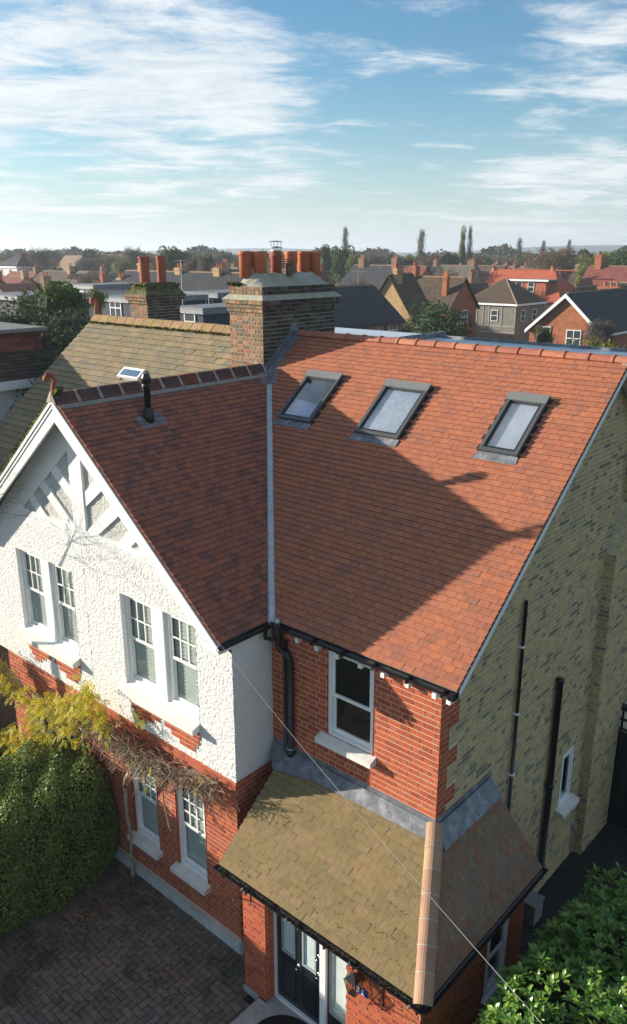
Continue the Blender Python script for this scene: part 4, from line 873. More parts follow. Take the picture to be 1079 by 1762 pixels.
# pipes on the side wall
def pipe(x, y, z0, z1, r, parent, brackets=(), zs=None):
    b = MB(); b.tube([(x,y,z0),(x,y,z1)], r, 12); p = b.build('soil_pipe', BLACK, parent, True)
    for z in brackets:
        b = MB(); b.lathe((x,y,z),[(r,0),(r+.015,.005),(r+.015,.03),(r,.035)],12); b.box(x-.12,x,y-.04,y+.04,z,z+.03); b.build('pipe_bracket', UPVC, p)
    return p
p1 = pipe(W+.06, 3.27, 2.95, 7.04, .032, house, (6.2,4.95,3.75))
p2 = pipe(W+.085, 4.88, .5, 4.95, .062, house)
b = MB(); b.lathe((W+.085,4.88,4.9),[(.062,0),(.075,.01),(.075,.06),(.05,.07)],12); b.lathe((W+.085,4.88,2.6),[(.062,0),(.08,.01),(.08,.10),(.062,.11)],12); b.build('pipe_collar', BLACK, p2, True)
b = MB(); b.tube([(W+.05,6.45,.1),(W+.05,6.45,.75)],.02,8); b.box(W,W+.09,6.40,6.50,.72,.82); b.build('waste_pipe', mat('pale_pipe',[(.3,.3,.28)],.7), house)

# ------------------------------------------------------------------ porch
PX0, PX1, PY0, PZE = .33, 4.40, -.73, 2.68
PZT = 4.06; pf = math.atan((PZT-PZE)/(D-PY0)); ps = math.atan((PZT-PZE)/(PX1-W))
PF = Plane((0,PY0,PZE),(1,0,0),(0,math.cos(pf),math.sin(pf))); LPF = (D-PY0)/math.cos(pf)
PS = Plane((PX1,0,PZE),(0,1,0),(-math.cos(ps),0,math.sin(ps))); LPS = (PX1-W)/math.cos(ps)
pw_ = MB(); pw_.poly([PF(PX0,0,-.06),PF(PX1-.03,0,-.06),PF(W,LPF,-.06),PF(PX0,LPF,-.06)]); pw_.poly([PS(PY0,0,-.06),PS(2.74,0,-.06),PS(2.54,LPS,-.06),PS(D,LPS,-.06)])
proof = pw_.build('porch_roof', MORTAR_G, house)
tiles(PF, [(PX0,0),(PX1,0),(W,LPF-.0),(PX0,LPF)], .232, .130, .023, TILE_PORCH, proof, jit=.007, lift=.02, under=BLACKD, gap=.004)
tiles(PS, [(PY0,0),(2.74,0),(2.54,LPS),(D,LPS)], .235, .135, .011, TILE_PORCH2, proof, jit=.008, under=BLACKD, limit=200)
b = MB(); b.prism(PF, [(.30,LPF-.42),(1.2,LPF-.27),(W+.05,LPF-.24),(W+.02,LPF+.0),(.02,LPF)], .045, .062); b.pbox(MF,.02,W+.01,PZT-.05,PZT+.12,.004,.02); b.build('lead_flashing', LEAD, proof)
b = MB(); b.prism(PS, [(D-.1,LPS-.36),(2.60,LPS-.36),(2.54,LPS),(D,LPS)], .045, .06); b.pbox(SW,-.01,1.64,PZT-.05,PZT+.12,.004,.02); b.build('lead_flashing', LEAD, proof)
# hip tiles
hA = Vector((PX1-.02,PY0+.02,PZE+.0)); hB = Vector((W,D,PZT)); hd_ = (hB-hA).normalized(); side = hd_.cross(Vector((0,0,1))).normalized()
HP = Plane(hA, hd_, -side) if True else None
if HP.n.z < 0: HP = Plane(hA, hd_, side)
Lh = (hB-hA).length; n = 7
for k in range(n):
    half_round('hip_tile', HP, Lh*k/n-.02, Lh*(k+1)/n+.03, .135-.002*(k%2), RIDGE_PK, proof, ang=math.radians(170), h=-.01, collar=False, sides=10)
    if k: half_round('hip_mortar', HP, Lh*k/n+.018, Lh*k/n+.036, .139, MORTAR, proof, ang=math.radians(170), h=-.01, collar=False, sides=10)
# gutter full of debris
g3 = gutter([(PX0-.04,PY0-.05,PZE-.02),(PX1+.02,PY0-.05,PZE-.02)], .065, 'porch_gutter', house)
b = MB(); b.box(PX0,PX1-.05,PY0+.03,PY0+.05,PZE-.14,PZE-.02)
for x in np.arange(.5,4.4,.55): b.box(x,x+.03,PY0-.12,PY0+.03,PZE-.09,PZE-.03)
b.build('fascia', BLACK, g3)
for x in (1.0,1.95,2.05,3.2,4.25):
    b = MB(); b.lathe((x,PY0-.125,PZE-.03),[(.02,-.02),(.025,0),(.02,.02)],8); b.build('gutter_bolt', STEEL, g3)
P_ = [(random.uniform(PX0,PX1), PY0-.05+random.gauss(0,.03), PZE-.015+random.random()*.02) for _ in range(1500)]
tag(link(bpy.data.objects.new('gutter_debris', leaf_mesh('gutter_debris', P_, [(0,0,1)]*len(P_), .02, mat('dead_leaf_dark',[(.06,.04,.025),(.03,.025,.015),(.09,.07,.04)],.9), 1.5)), g3), kind='stuff')
P_ = [PF(random.uniform(PX0,PX1), abs(random.gauss(0,.5)), .03) for _ in range(420)]+[PF(W+.25-random.random()*.35, .4+random.random()*.9, .035) for _ in range(60)]
tag(link(bpy.data.objects.new('roof_debris', leaf_mesh('roof_debris', P_, [PF.n]*len(P_), .02, mat('dead_leaf_dark',[(.06,.04,.025)],.9), 1.3, spread=.4)), proof), kind='stuff')
g4 = gutter([(PX1+.04,PY0-.05,PZE-.03),(PX1+.04,2.8,PZE-.03)], .06, 'side_gutter', house)
b = MB(); b.faces([(PX0,PY0+.05,PZE-.05),(PX1-.05,PY0+.05,PZE-.05),(PX1-.05,2.6,PZE-.05),(W,2.6,PZE-.05),(W,D,PZE-.05),(PX0,D,PZE-.05)],[(0,1,2,3,4,5)]); b.build('soffit', NAVY, proof)
# porch walls
WPX = 4.22; PYF = -.5
PW = Plane((0,PYF,0),(1,0,0),(0,0,1)); PSW = Plane((WPX,PYF,0),(0,1,0),(0,0,1))
pwall = MB(); pwall.box(.62,1.14,PYF+.004,PYF+.22,0,PZE-.06); pwall.box(2.88,WPX-.004,PYF+.004,PYF+.22,0,PZE-.06); pwall = pwall.build('porch_wall', MORTAR_R, house)
bricks(PW, .12, PZE-.06, lambda v,r: [(.62,1.146),(2.874,WPX)], BRICK_R, pwall)
bricks(Plane((1.14,PYF,0),(0,1,0),(0,0,1)), .12, PZE-.06, lambda v,r: [(0,.22)], BRICK_R, pwall, limit=40)
b = MB(); b.box(.60,1.165,PYF-.03,PYF+.24,0,.12); b.build('pillar_base', SLAB, pwall)
sw2 = MB(); hole = (1.85,2.5,.95,2.3)
pside = wall_sheet(PSW, 0, 3.1, 0, PZE-.06, [hole], MORTAR_R, house, 'porch_side_wall', .1, rm=BRICK_R)
bricks(PSW, 0, PZE-.06, seg_holes(-.006,3.1,[hole]), BRICK_R, pside, limit=120)
b = MB(); b.poly([(W,PYF+3.1,0),(WPX,PYF+3.1,0),(WPX,PYF+3.1,PZE-.05),(W,PYF+3.1,PZE-.05)],rev=True); b.build('porch_back_wall', MORTAR_R, house)
sash_window(house, PSW, *hole, .06, (1,1), blind=False, fm=UPVC, t=.04)
b = MB(); b.pbox(PSW,1.8,2.55,.86,.95,0,.1); b.build('window_sill', UPVC, house)
# door screen
DY = PYF+.22; DP = Plane((0,DY,0),(1,0,0),(0,0,1))
b = MB(); b.pbox(DP,1.15,1.20,.10,2.6,-.04,.03); b.pbox(DP,2.20,2.32,.10,2.6,-.04,.06); b.pbox(DP,2.84,2.88,.10,2.6,-.04,.03); b.pbox(DP,1.20,2.20,2.52,2.6,-.04,.03); b.pbox(DP,1.20,2.20,.10,.16,-.04,.05); door = b.build('front_door', UPVC, house)
b = MB(); b.pbox(DP,1.21,2.19,.17,1.20,-.03,.0); b.pbox(DP,1.21,1.32,1.2,2.5,-.03,0); b.pbox(DP,1.62,1.78,1.2,2.5,-.03,0); b.pbox(DP,2.08,2.19,1.2,2.5,-.03,0); b.pbox(DP,1.32,2.08,2.4,2.5,-.03,-.001); b.build('door_leaf', NAVY, door)
for a0,a1 in ((1.32,1.62),(1.78,2.08)):
    b = MB()
    for q in ((a0,a0+.03,1.2,2.4),(a1-.03,a1,1.2,2.4)): b.pbox(DP,*q,-.02,.012)
    b.pbox(DP,a0+.03,a1-.03,1.2,1.24,-.02,.012); b.build('glazing_bead', GREYW, door)
    b = MB(); b.pbox(DP,a0+.03,a1-.03,1.24,2.4,-.022,-.014); b.build('pane', FROST, door)
    b = MB(); b.pbox(DP,a0+.03,a1-.03,.32,1.06,0,.006)
    for q in ((a0,a0+.025,.28,1.10),(a1-.025,a1,.28,1.10),(a0,a1,.28,.305),(a0,a1,1.075,1.10)): b.pbox(DP,*q,0,.016)
    b.build('door_panel', NAVY, door)
for x,z,r in ((1.70,1.12,.03),(1.72,2.22,.03),(2.14,1.62,.028),(2.14,1.25,.035)):
    b = MB(); p = DP(x,z,0); b.tube([p,p+Vector((0,-.04,0)),p+Vector((0,-.05,0)),p+Vector((0,-.075,0))],[r*1.2,r*.5,r,r*.8],10); b.build('door_knob', mat('chrome',[(.7,.7,.7)],.15,metal=1), door, True)
b = MB(); b.pbox(DP,2.32,2.84,.16,.62,-.03,0); b.pbox(DP,2.32,2.36,.62,2.55,-.03,0); b.build('side_panel', NAVY, door)
b = MB(); b.pbox(DP,2.36,2.44,.62,2.5,-.03,.01); b.pbox(DP,2.80,2.84,.62,2.5,-.03,.01); b.pbox(DP,2.44,2.80,.62,.80,-.03,.02); b.build('side_light_frame', GREYW, door)
b = MB(); b.pbox(DP,2.44,2.80,.80,2.5,-.02,-.012); b.build('pane', FROST, door)
b = MB(); b.box(1.14,2.88,DY+.04,DY+.08,0,2.6); b.build('door_backing', DARKIN, door)
# step, door mat
b = MB(); b.box(.98,3.2,-1.28,PYF-.0,0,.12); b.box(1.165,2.86,PYF,DY-.0,0,.115); tag(b.build('door_step', SLAB, house))
b = MB(); n = 22; b.prism(Plane((0,0,.122),(1,0,0),(0,1,0)), [(1.95+.62*math.cos(math.pi*k/n), -.93+.62*math.sin(math.pi*k/n)*.9) for k in range(n+1)], 0, .015)
tag(b.build('door_mat', mat('mat_black',[(.01,.01,.01)],1,.2,50,.004,200)), 'black half round door mat on the grey step in front of the dark front door', 'doormat')
# lantern, number plate, bracket
lx, lz = 3.13, 2.05
lan = thing('wall_lantern', 'square metal and glass lantern fixed to the porch brick right of the door', 'lantern', (lx,PYF,lz))
b = MB(); b.box(lx-.02,lx+.02,PYF-.05,PYF,lz+.02,lz+.16); b.build('wall_arm', BLACK, lan)
b = MB(); 
p4 = [(lx-.11,PYF-.24),(lx+.11,PYF-.24),(lx+.11,PYF-.04),(lx-.11,PYF-.04)]; q4 = [(lx-.06,PYF-.19),(lx+.06,PYF-.19),(lx+.06,PYF-.09),(lx-.06,PYF-.09)]
for a, c in zip(p4, q4): b.tube([(a[0],a[1],lz+.12),(c[0],c[1],lz-.16)], .008, 4)
b.faces([(*p,lz+.12) for p in p4]+[(lx,PYF-.14,lz+.24)],[(0,1,4),(1,2,4),(2,3,4),(3,0,4)]); b.box(lx-.06,lx+.06,PYF-.19,PYF-.09,lz-.17,lz-.155); b.build('lantern_frame', BLACK, lan)
b = MB(); b.faces([(*p,lz+.12) for p in p4]+[(*p,lz-.155) for p in q4],[(0,4,5,1),(1,5,6,2),(2,6,7,3),(3,7,4,0)]); b.build('glass', glass_mat('lantern_glass',(.8,.78,.65),.15), lan)
num = thing('house_number', 'small blue enamel plate with white house number 31 on the porch brick below the lantern', 'sign', (3.17,PYF,1.86))
b = MB(); b.pbox(PW,3.06,3.28,1.79,1.93,.01,.02); b.build('plate', mat('blue_enamel',[(.02,.04,.22)],.3,.02), num)
b = MB()
for q in ((3.09,3.15,1.90,1.915),(3.09,3.15,1.853,1.868),(3.09,3.15,1.805,1.82),(3.135,3.15,1.82,1.90),(3.20,3.22,1.805,1.915),(3.185,3.235,1.805,1.817),(3.187,3.20,1.89,1.902)): b.pbox(PW,*q,.02,.024)
b.build('digits', UPVC, num)
brk = thing('hanging_bracket', 'black wrought iron hanging bracket with scrolls on the porch brick near the right corner', 'bracket', (3.6,PYF,2.1))
b = MB(); bx = 3.58
b.tube([(bx,PYF-.01,1.85),(bx,PYF-.01,2.25)],.008,5); b.tube([(bx,PYF-.01,2.2),(bx,PYF-.38,2.2),(bx,PYF-.42,2.16),(bx,PYF-.38,2.12)],.008,5); b.tube([(bx,PYF-.01,1.88),(bx,PYF-.18,2.05),(bx,PYF-.34,2.19)],.008,5)
for cy,cz,r in ((PYF-.1,2.12,.05),(PYF-.02,1.84,.035)): b.tube([(bx,cy+r*math.cos(a),cz+r*math.sin(a)) for a in np.linspace(0,5.4,12)],.006,4)
b.build('iron_bar', BLACK, brk)
brk2 = thing('hanging_bracket', 'black wrought iron scroll bracket on the lit brick pillar left of the front door', 'bracket', (.8,PYF,2.2))
b = MB(); bx = .82
b.tube([(bx,PYF-.01,2.05),(bx,PYF-.01,2.42)],.008,5); b.tube([(bx,PYF-.01,2.38),(bx,PYF-.36,2.38),(bx,PYF-.40,2.34),(bx,PYF-.36,2.30)],.008,5); b.tube([(bx,PYF-.01,2.08),(bx,PYF-.18,2.23),(bx,PYF-.33,2.37)],.008,5)
for cy,cz,r in ((PYF-.1,2.30,.05),(PYF-.02,2.03,.035)): b.tube([(bx,cy+r*math.cos(a),cz+r*math.sin(a)) for a in np.linspace(0,5.4,12)],.006,4)
b.build('iron_bar', BLACK, brk2)
# gate at the end of the side passage
gate = thing('side_gate', 'tall black boarded gate with lattice top at the end of the dark side passage', 'gate', (4.5,8.1,0))
for k in range(9):
    b = MB(); x = W+.02+k*.21; b.box(x,x+.20,8.12,8.15,0,2.35); b.build('board', NAVY, gate)
b = MB(); b.box(W,W+.08,8.05,8.2,0,3.0)
for z in (2.38,2.62,2.86): b.box(W+.08,6,8.12,8.15,z,z+.05)
for k in range(8): x = W+.2+k*.26; b.box(x,x+.05,8.10,8.12,2.38,2.9)
b.box(W+.08,6,8.05,8.2,2.92,3.0); b.build('lattice', NAVY, gate)
b = MB(); b.box(W+.25, W+2.6, 8.6, 8.7, 1.6, 3.1); 
tag(b.build('shed_wall', mat('pale_shed',[(.45,.47,.5)],.8)), 'pale grey shed wall seen through the gate lattice', 'shed')
# stone block beside the porch side
b = MB(); b.box(W+.02,W+.35,4.15,4.5,0,.42); b.box(W-.0,W+.37,4.13,4.52,.42,.46); tag(b.build('meter_box', mat('grey_box',[(.22,.23,.24)],.8)), 'low grey box standing against the stock brick side wall behind the porch', 'box')

# wire from the gable corner to the street
b = MB(); a_, e_ = Vector((XG,GF+.02,ZE+.02)), Vector((7.80,-5.2,8.95)); b.tube([a_.lerp(e_,t)-Vector((0,0,.25*4*t*(1-t)*.3)) for t in np.linspace(0,1,14)], .0019, 5)
tag(b.build('telephone_wire', mat('wire',[(.20,.19,.17)],.6)), 'thin telephone wire running from the gable eave down over the porch roof', 'wire')
# ------------------------------------------------------------------ planting near the house
LEAF_H = mat('hedge_leaf', [(.12,.20,.03),(.09,.165,.025),(.16,.24,.04),(.08,.14,.025),(.20,.26,.05),(.12,.20,.035),(.26,.24,.06)], .55, .1, 3, spec=.4, translucent=.3)
LEAF_L = mat('laurel_leaf', [(.10,.22,.035),(.13,.28,.04),(.08,.18,.03),(.16,.31,.045),(.11,.23,.035),(.23,.34,.06)], .3, .1, 3, spec=.5, translucent=.3)
LEAF_Y = mat('yellow_leaf', [(.62,.50,.03),(.55,.50,.04),(.45,.48,.05),(.66,.44,.02),(.35,.42,.05),(.60,.36,.02),(.50,.52,.06)], .5, .1, 3, translucent=.5)
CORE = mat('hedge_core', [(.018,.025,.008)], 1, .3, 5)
TWIG = mat('twig', [(.30,.20,.13),(.36,.26,.18),(.22,.15,.10),(.42,.34,.25)], .9, .15, 10)
BARK = mat('bark', [(.10,.08,.06)], .95, .2, 8, .01, 20)
DEADL = mat('fallen_leaf', [(.10,.05,.025),(.12,.08,.04),(.07,.05,.03),(.28,.14,.05),(.05,.035,.025),(.09,.08,.05)], .8, .1, 5)
def hedge(root, parts, n, size, m, name='foliage', spread=.6, asp=1.6):
    P, Nn = [], []
    for c, dims, e, rot, share in parts:
        p, q = superell(c, dims, e, int(n*share), rot); q /= np.linalg.norm(q,axis=1,keepdims=True)
        dep = rng.random(len(p))[:,None]**2*.20; bumpy = (np.sin(p[:,0]*3.1+p[:,2]*2.3)+np.sin(p[:,1]*2.7-p[:,2]*3.9)+np.sin(p[:,0]*6.7+p[:,1]*7.3))[:,None]*.055
        p = p+q*(bumpy+.03-dep); P.append(p); Nn.append(q)
    P = np.vstack(P); Nn = np.vstack(Nn); k = P[:,2] > .03
    o = link(bpy.data.objects.new(name, leaf_mesh(name, P[k], Nn[k]+np.array([0,0,.35]), size, m, asp, spread=spread)), root); return tag(o, kind='stuff')
hg = thing('clipped_hedge', 'large rounded clipped green hedge beside the driveway, left of the ground floor windows', 'hedge', (-4.4,-2.2,0))
HPt = [((-4.60,-1.25,1.22),(1.12,1.3,1.30),.38,.03,.45),((-4.75,-3.6,1.17),(1.38,1.8,1.24),.42,.10,.55)]
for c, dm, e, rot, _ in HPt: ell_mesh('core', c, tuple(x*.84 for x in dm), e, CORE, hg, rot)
hedge(hg, HPt, 120000, .058, LEAF_H, spread=1.0)
hg2 = thing('low_hedge', 'low dark hedge in the next front garden at the left edge, beyond the clipped hedge', 'hedge', (-9,-1,0))
HP2 = [((-8.9,-.9,.55),(1.3,.9,.65),.6,.3,.6),((-10.4,-2.2,.5),(1.2,1.0,.6),.6,.0,.4)]
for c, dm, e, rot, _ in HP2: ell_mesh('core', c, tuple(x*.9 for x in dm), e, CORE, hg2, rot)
hedge(hg2, HP2, 16000, .07, LEAF_H)
# laurel: big glossy leaves in whorls
lr = thing('laurel_hedge', 'broad laurel hedge with big glossy leaves at the lower right beside the house', 'hedge', (6.2,1.5,0))
LP = [((6.35,.35,1.45),(1.38,1.5,1.62),.5,.03,.42),((6.5,2.0,1.40),(1.62,1.25,1.55),.55,.04,.33),((6.5,3.2,1.3),(1.55,.8,1.50),.55,.05,.12),((5.75,-1.05,1.35),(.6,.5,1.35),.7,0,.05),((6.9,-1.0,1.35),(.9,.9,1.60),.6,0,.08)]
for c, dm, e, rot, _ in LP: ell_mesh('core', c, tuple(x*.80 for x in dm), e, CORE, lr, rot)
def laurel_leaf_mesh(L, Wd):
    b = MB(); f = .22
    pts = [(0,0,0),(L*.3,-Wd*.42,Wd*f),(L*.65,-Wd*.5,Wd*f),(L,0,-L*.10),(L*.65,Wd*.5,Wd*f),(L*.3,Wd*.42,Wd*f),(L*.3,0,0.012),(L*.65,0,.006)]
    b.faces(pts, [(0,1,6),(0,6,5),(1,2,7,6),(6,7,4,5),(2,3,7),(7,3,4)])
    me = bpy.data.meshes.new('leaf'); me.from_pydata(b.v, [], b.f); me.update(); me.polygons.foreach_set('use_smooth', [True]*len(me.polygons)); me.materials.append(LEAF_L); return me
def laurel():
    lm = laurel_leaf_mesh(.155, .062); tv = np.array([v.co[:] for v in lm.vertices]); tf = [list(p.vertices) for p in lm.polygons]
    M = []
    for c, dims, e, rot, share in LP:
        p, q = superell(c, dims, e, int(7000*share), rot); q /= np.linalg.norm(q,axis=1,keepdims=True)
        for i in range(len(p)):
            if p[i][2] < .15: continue
            if q[i][2] < -.2 or p[i][2] < 1.0 or p[i][0] > 7.3: continue
            base = Vector(p[i])+Vector(q[i])*(random.gauss(0,.05)-random.random()*.12+.05*math.sin(p[i][0]*5)+.05*math.sin(p[i][1]*4.3)); ax = (Vector(q[i])*.6+Vector((0,0,.75))+Vector(rng.normal(0,.35,3))).normalized()
            s0 = ax.orthogonal().normalized(); s1 = ax.cross(s0); n = random.choice((6,7,8,9)); ph = random.random()*6.28
            for k in range(n):
                a = ph+k*2.4; out = s0*math.cos(a)+s1*math.sin(a); up = .35+1.0*(k/n); d = (out+ax*up).normalized(); nn = (ax-d*ax.dot(d)).normalized(); sd = nn.cross(d)
                Mx = Matrix.Identity(4); sc_ = random.uniform(.6,1.25)*(1-.35*k/n); bp = base-ax*.05+ax*.07*k/n
                for r_ in range(3): Mx[r_][0] = d[r_]*sc_; Mx[r_][1] = sd[r_]*sc_; Mx[r_][2] = nn[r_]*sc_; Mx[r_][3] = bp[r_]
                M.append(Mx)
    cam_ = Vector(CAM); fw = Vector(_f); rt = Vector(_r2); uu = Vector(_u2)
    def seen(p):
        d = p-cam_; w = d.dot(fw); x, y = d.dot(rt)/w*F/540, d.dot(uu)/w*F/881; return w > 0 and abs(x) < 1 and abs(y) < 1
    M.sort(key=lambda m_: (m_.translation-cam_).length+(0 if seen(m_.translation) else 100)-(m_.translation.z-2.8)*2)
    for m_ in M[:300]:
        o = bpy.data.objects.new('leaf', lm); link(o, lr); o.matrix_basis = m_
    V = []; Ft = []; 
    arr = np.array([[list(r) for r in m_] for m_ in M[300:]]); Vh = np.concatenate([tv, np.ones((len(tv),1))],1)
    W_ = np.einsum('nij,kj->nki', arr, Vh)[:,:,:3]; n = len(arr); k = len(tv)
    tris = []
    for f in tf: tris += [f] if len(f) == 3 else [[f[0],f[1],f[2]],[f[0],f[2],f[3]]]
    Fc = (np.arange(n)[:,None,None]*k+np.array(tris)[None]).reshape(-1,3)
    tag(link(bpy.data.objects.new('leaves', mesh_np('leaves', W_.reshape(-1,3), Fc, LEAF_L, True)), lr), kind='stuff')
laurel()
# wisteria along the bay: tangled stems, dead twigs and yellow leaves
wis = thing('wisteria', 'bare tangled wisteria with yellow autumn leaves trained across the front below the white gable', 'climber', (-3.2,-.3,0))
WK = [(-7.4,-.25,3.55),(-6.5,-.25,3.15),(-5.6,-.3,3.0),(-4.9,-.3,3.3),(-4.2,-.3,3.5),(-3.4,-.28,3.45),(-2.6,-.28,3.3),(-1.8,-.22,3.35),(-1.0,-.2,3.45),(-.3,-.18,3.6)]
def wob(a, b_, n, s):
    a, b_ = Vector(a), Vector(b_); out = []
    for i in range(n+1): out.append(a.lerp(b_, i/n)+Vector((random.gauss(0,s),random.gauss(0,s*.6),random.gauss(0,s)))*(0 if i in (0,n) else 1))
    return out
b = MB()
b.tube(wob((-3.15,-.12,0),(-3.0,-.22,2.3),7,.03)+wob((-3.0,-.22,2.3),(-2.6,-.28,3.2),4,.03), [.035]*13, 6)
b.tube([Vector(p)+Vector((0,0,random.gauss(0,.04))) for p in WK], .022, 6)
b.tube(wob((-2.3,-.25,3.05),(-.25,-.2,3.72),9,.05), [.03]*8+[.026,.02], 6); b.tube(wob((-2.7,-.25,2.7),(-1.9,-.2,2.95),5,.04)+wob((-1.9,-.2,2.95),(-1.72,-.16,1.9),5,.04), .016, 5)
b.build('stem', mat('wisteria_stem',[(.36,.30,.23)],.9,.2,12,.005,40), wis, True)
b = MB()
for k in range(1300):
    t = random.random(); i = min(len(WK)-2, int((.25+.75*t**.75 if t > .12 else t)*(len(WK)-1))); p = Vector(WK[i]).lerp(Vector(WK[i+1]), random.random())+Vector((random.gauss(0,.15),-random.random()*.16,random.gauss(.0,.11)))
    x = p.x; l = random.uniform(.2,.6)*(1.0 if -4.8 < x < -1.8 else .6); d = Vector((random.gauss(.1,.9),random.uniform(-.5,.1),random.gauss(.05,.32))).normalized()
    q = p+d*l*.5+Vector((0,0,random.gauss(0,.05))); r = q+(d+Vector((random.gauss(0,.5),random.gauss(0,.3),random.gauss(-.2,.4)))).normalized()*l*.5
    for pt in (q, r): pt.y = min(pt.y, -.04)
    b.tube([p,q,r], [.007,.005,.003], 3, cap=False)
tag(b.build('twigs', TWIG, wis), kind='stuff')
def compound_leaves(name, spots, m, n_each, parent, L=.22):
    P, Nn, A = [], [], []
    V = []; Fc = []
    for (c, sp) in spots:
        for k in range(n_each):
            c0 = Vector(c)+Vector((random.gauss(0,sp[0]),-abs(random.gauss(0,sp[1])),random.gauss(0,sp[2]))); d = Vector((random.gauss(0,.6),random.uniform(-.8,.1),random.uniform(-1,.1))).normalized(); sd = d.cross(Vector((random.gauss(0,.3),-1,.3))).normalized(); nn = sd.cross(d)
            c0.y = min(c0.y, -.08)
            for j in range(5):
                for s in (-1,1):
                    bp = c0+d*L*(.2+.17*j); t = (sd*s+d*.5-Vector((0,0,.25))).normalized(); ll = .075*(1-.08*j); wv = t.cross(nn)*.014; i = len(V)
                    V += [bp, bp+t*ll*.45+wv, bp+t*ll, bp+t*ll*.45-wv]; Fc.append((i,i+1,i+2,i+3))
    me = mesh_np(name, [tuple(v) for v in V], Fc, m); return tag(link(bpy.data.objects.new(name, me), parent), kind='stuff')
sp = (.19,.12,.17)
spots = [((-7.35,-.3,3.5),sp),((-7.55,-.3,3.75),(.12,.1,.12)),((-7.0,-.3,3.25),sp),((-6.3,-.35,3.25),(.25,.12,.15)),((-5.7,-.35,3.15),(.2,.12,.15)),((-5.2,-.4,3.4),(.22,.12,.18)),((-4.7,-.4,3.55),(.25,.12,.2)),((-4.2,-.4,3.75),(.22,.12,.22)),((-3.8,-.4,4.0),(.16,.12,.20)),((-3.55,-.35,4.35),(.10,.1,.15)),((-4.4,-.4,3.2),(.25,.12,.15)),((-5.6,-.45,2.75),(.2,.12,.2)),((-5.1,-.5,2.5),(.15,.12,.15)),((-6.3,-.5,2.25),(.2,.12,.15)),((-6.7,-.5,1.95),(.22,.12,.15)),((-6.0,-.5,2.0),(.18,.12,.2)),((-3.3,-.35,3.9),(.15,.1,.15))]
compound_leaves('yellow_leaves', spots, LEAF_Y, 58, wis)
compound_leaves('yellow_leaves', [((-2.35,-.15,4.15),(.05,.03,.05)),((-.65,-.25,3.62),(.04,.03,.03)),((-7.9,-.6,2.3),(.25,.1,.1)),((-2.2,-.25,3.3),(.25,.1,.15))], LEAF_Y, 6, wis)
compound_leaves('green_leaves', [((-6.6,-.35,3.05),(.3,.1,.15)),((-5.8,-.4,2.9),(.3,.1,.2)),((-2.0,-.25,3.1),(.3,.1,.15)),((-3.0,-.25,3.9),(.25,.1,.2))], LEAF_H, 10, wis, .2)
# fallen leaves on the drive and on sills
P_ = np.stack([rng.normal(-1.6,1.4,160), rng.uniform(-3.6,-.15,160), np.full(160,.012)],1); P2 = np.stack([rng.normal(-.6,.3,60), rng.normal(-1.4,.25,60), np.full(60,.014)],1); P3 = np.stack([rng.normal(-2.9,.25,420), rng.normal(-1.2,.9,420), np.full(420,.014)],1)
P_ = np.vstack([P_,P2,P3]); tag(link(bpy.data.objects.new('fallen_leaves', leaf_mesh('fallen_leaves', P_, np.tile([0,0,1.],(len(P_),1)), .06, DEADL, 1.3, spread=.25)), drive), kind='stuff')
# bare tree whose branches reach across the gable from the left
def twiggy(b, p, d, l, r, depth, gen=.62, kids=(2,4), up=.15, sides=5, maxd=5):
    n = 4; pts = [Vector(p)]; dd = Vector(d)
    for i in range(n): dd = (dd+Vector((random.gauss(0,.12),random.gauss(0,.12),random.gauss(0,.12)+up*.25))).normalized(); pts.append(pts[-1]+dd*l/n)
    b.tube(pts, [r*(1-.45*i/n) for i in range(n+1)], max(3,sides-depth), cap=False)
    if depth >= maxd: return
    for k in range(random.randint(*kids)):
        t = random.randint(1,n); s = pts[t]; nd = (dd+Vector(rng.normal(0,.55,3))+Vector((0,0,up))).normalized(); twiggy(b, s, nd, l*gen*random.uniform(.75,1.15), r*.55, depth+1, gen, kids, up, sides, maxd)
    twiggy(b, pts[-1], (dd+Vector(rng.normal(0,.2,3))).normalized(), l*gen, r*.55, depth+1, gen, kids, up, sides, maxd)
bt = thing('bare_magnolia_tree', 'leafless tree at the left edge with fine dark branches crossing the white gable', 'tree', (-9.6,-1.9,0))
b = MB(); b.tube([(-9.6,-1.9,0),(-9.5,-1.8,2.5),(-9.2,-1.6,4.8),(-8.4,-1.3,6.5),(-6.6,-.95,7.6)], [.14,.11,.07,.025,.009], 9); b.build('trunk', BARK, bt, True)
b = MB(); random.seed(14)
for (p, d, l) in (((-6.6,-.95,7.6),(1,.05,.30),.85),((-6.6,-.95,7.6),(1,.02,.08),.9),((-6.9,-1.0,7.5),(1,0,.55),.85),((-7.2,-1.1,7.35),(1,.1,-.05),.9),((-6.6,-.95,7.6),(.7,0,.8),.7)):
    twiggy(b, p, Vector(d).normalized(), l, .008, 0, .70, (2,3), .10, 5, 4)
b.v = [(v[0], min(v[1], -.42), v[2]) for v in b.v]
b.build('branches', mat('dark_twig',[(.035,.03,.028),(.055,.045,.04)],.9), bt)
bs = thing('bare_shrub', 'pale leafless shrub at the lower left edge of the driveway', 'shrub', (-.6,-6,0))
b = MB()
random.seed(5)
for k in range(9): twiggy(b, (-1.75,-4.75,.02), Vector((random.gauss(.1,.5),random.gauss(.1,.5),.8)).normalized(), .35, .009, 0, .7, (1,2), .1, 4, 3)
b.build('branches', mat('pale_twig',[(.45,.42,.36)],.9), bs)
random.seed(21)

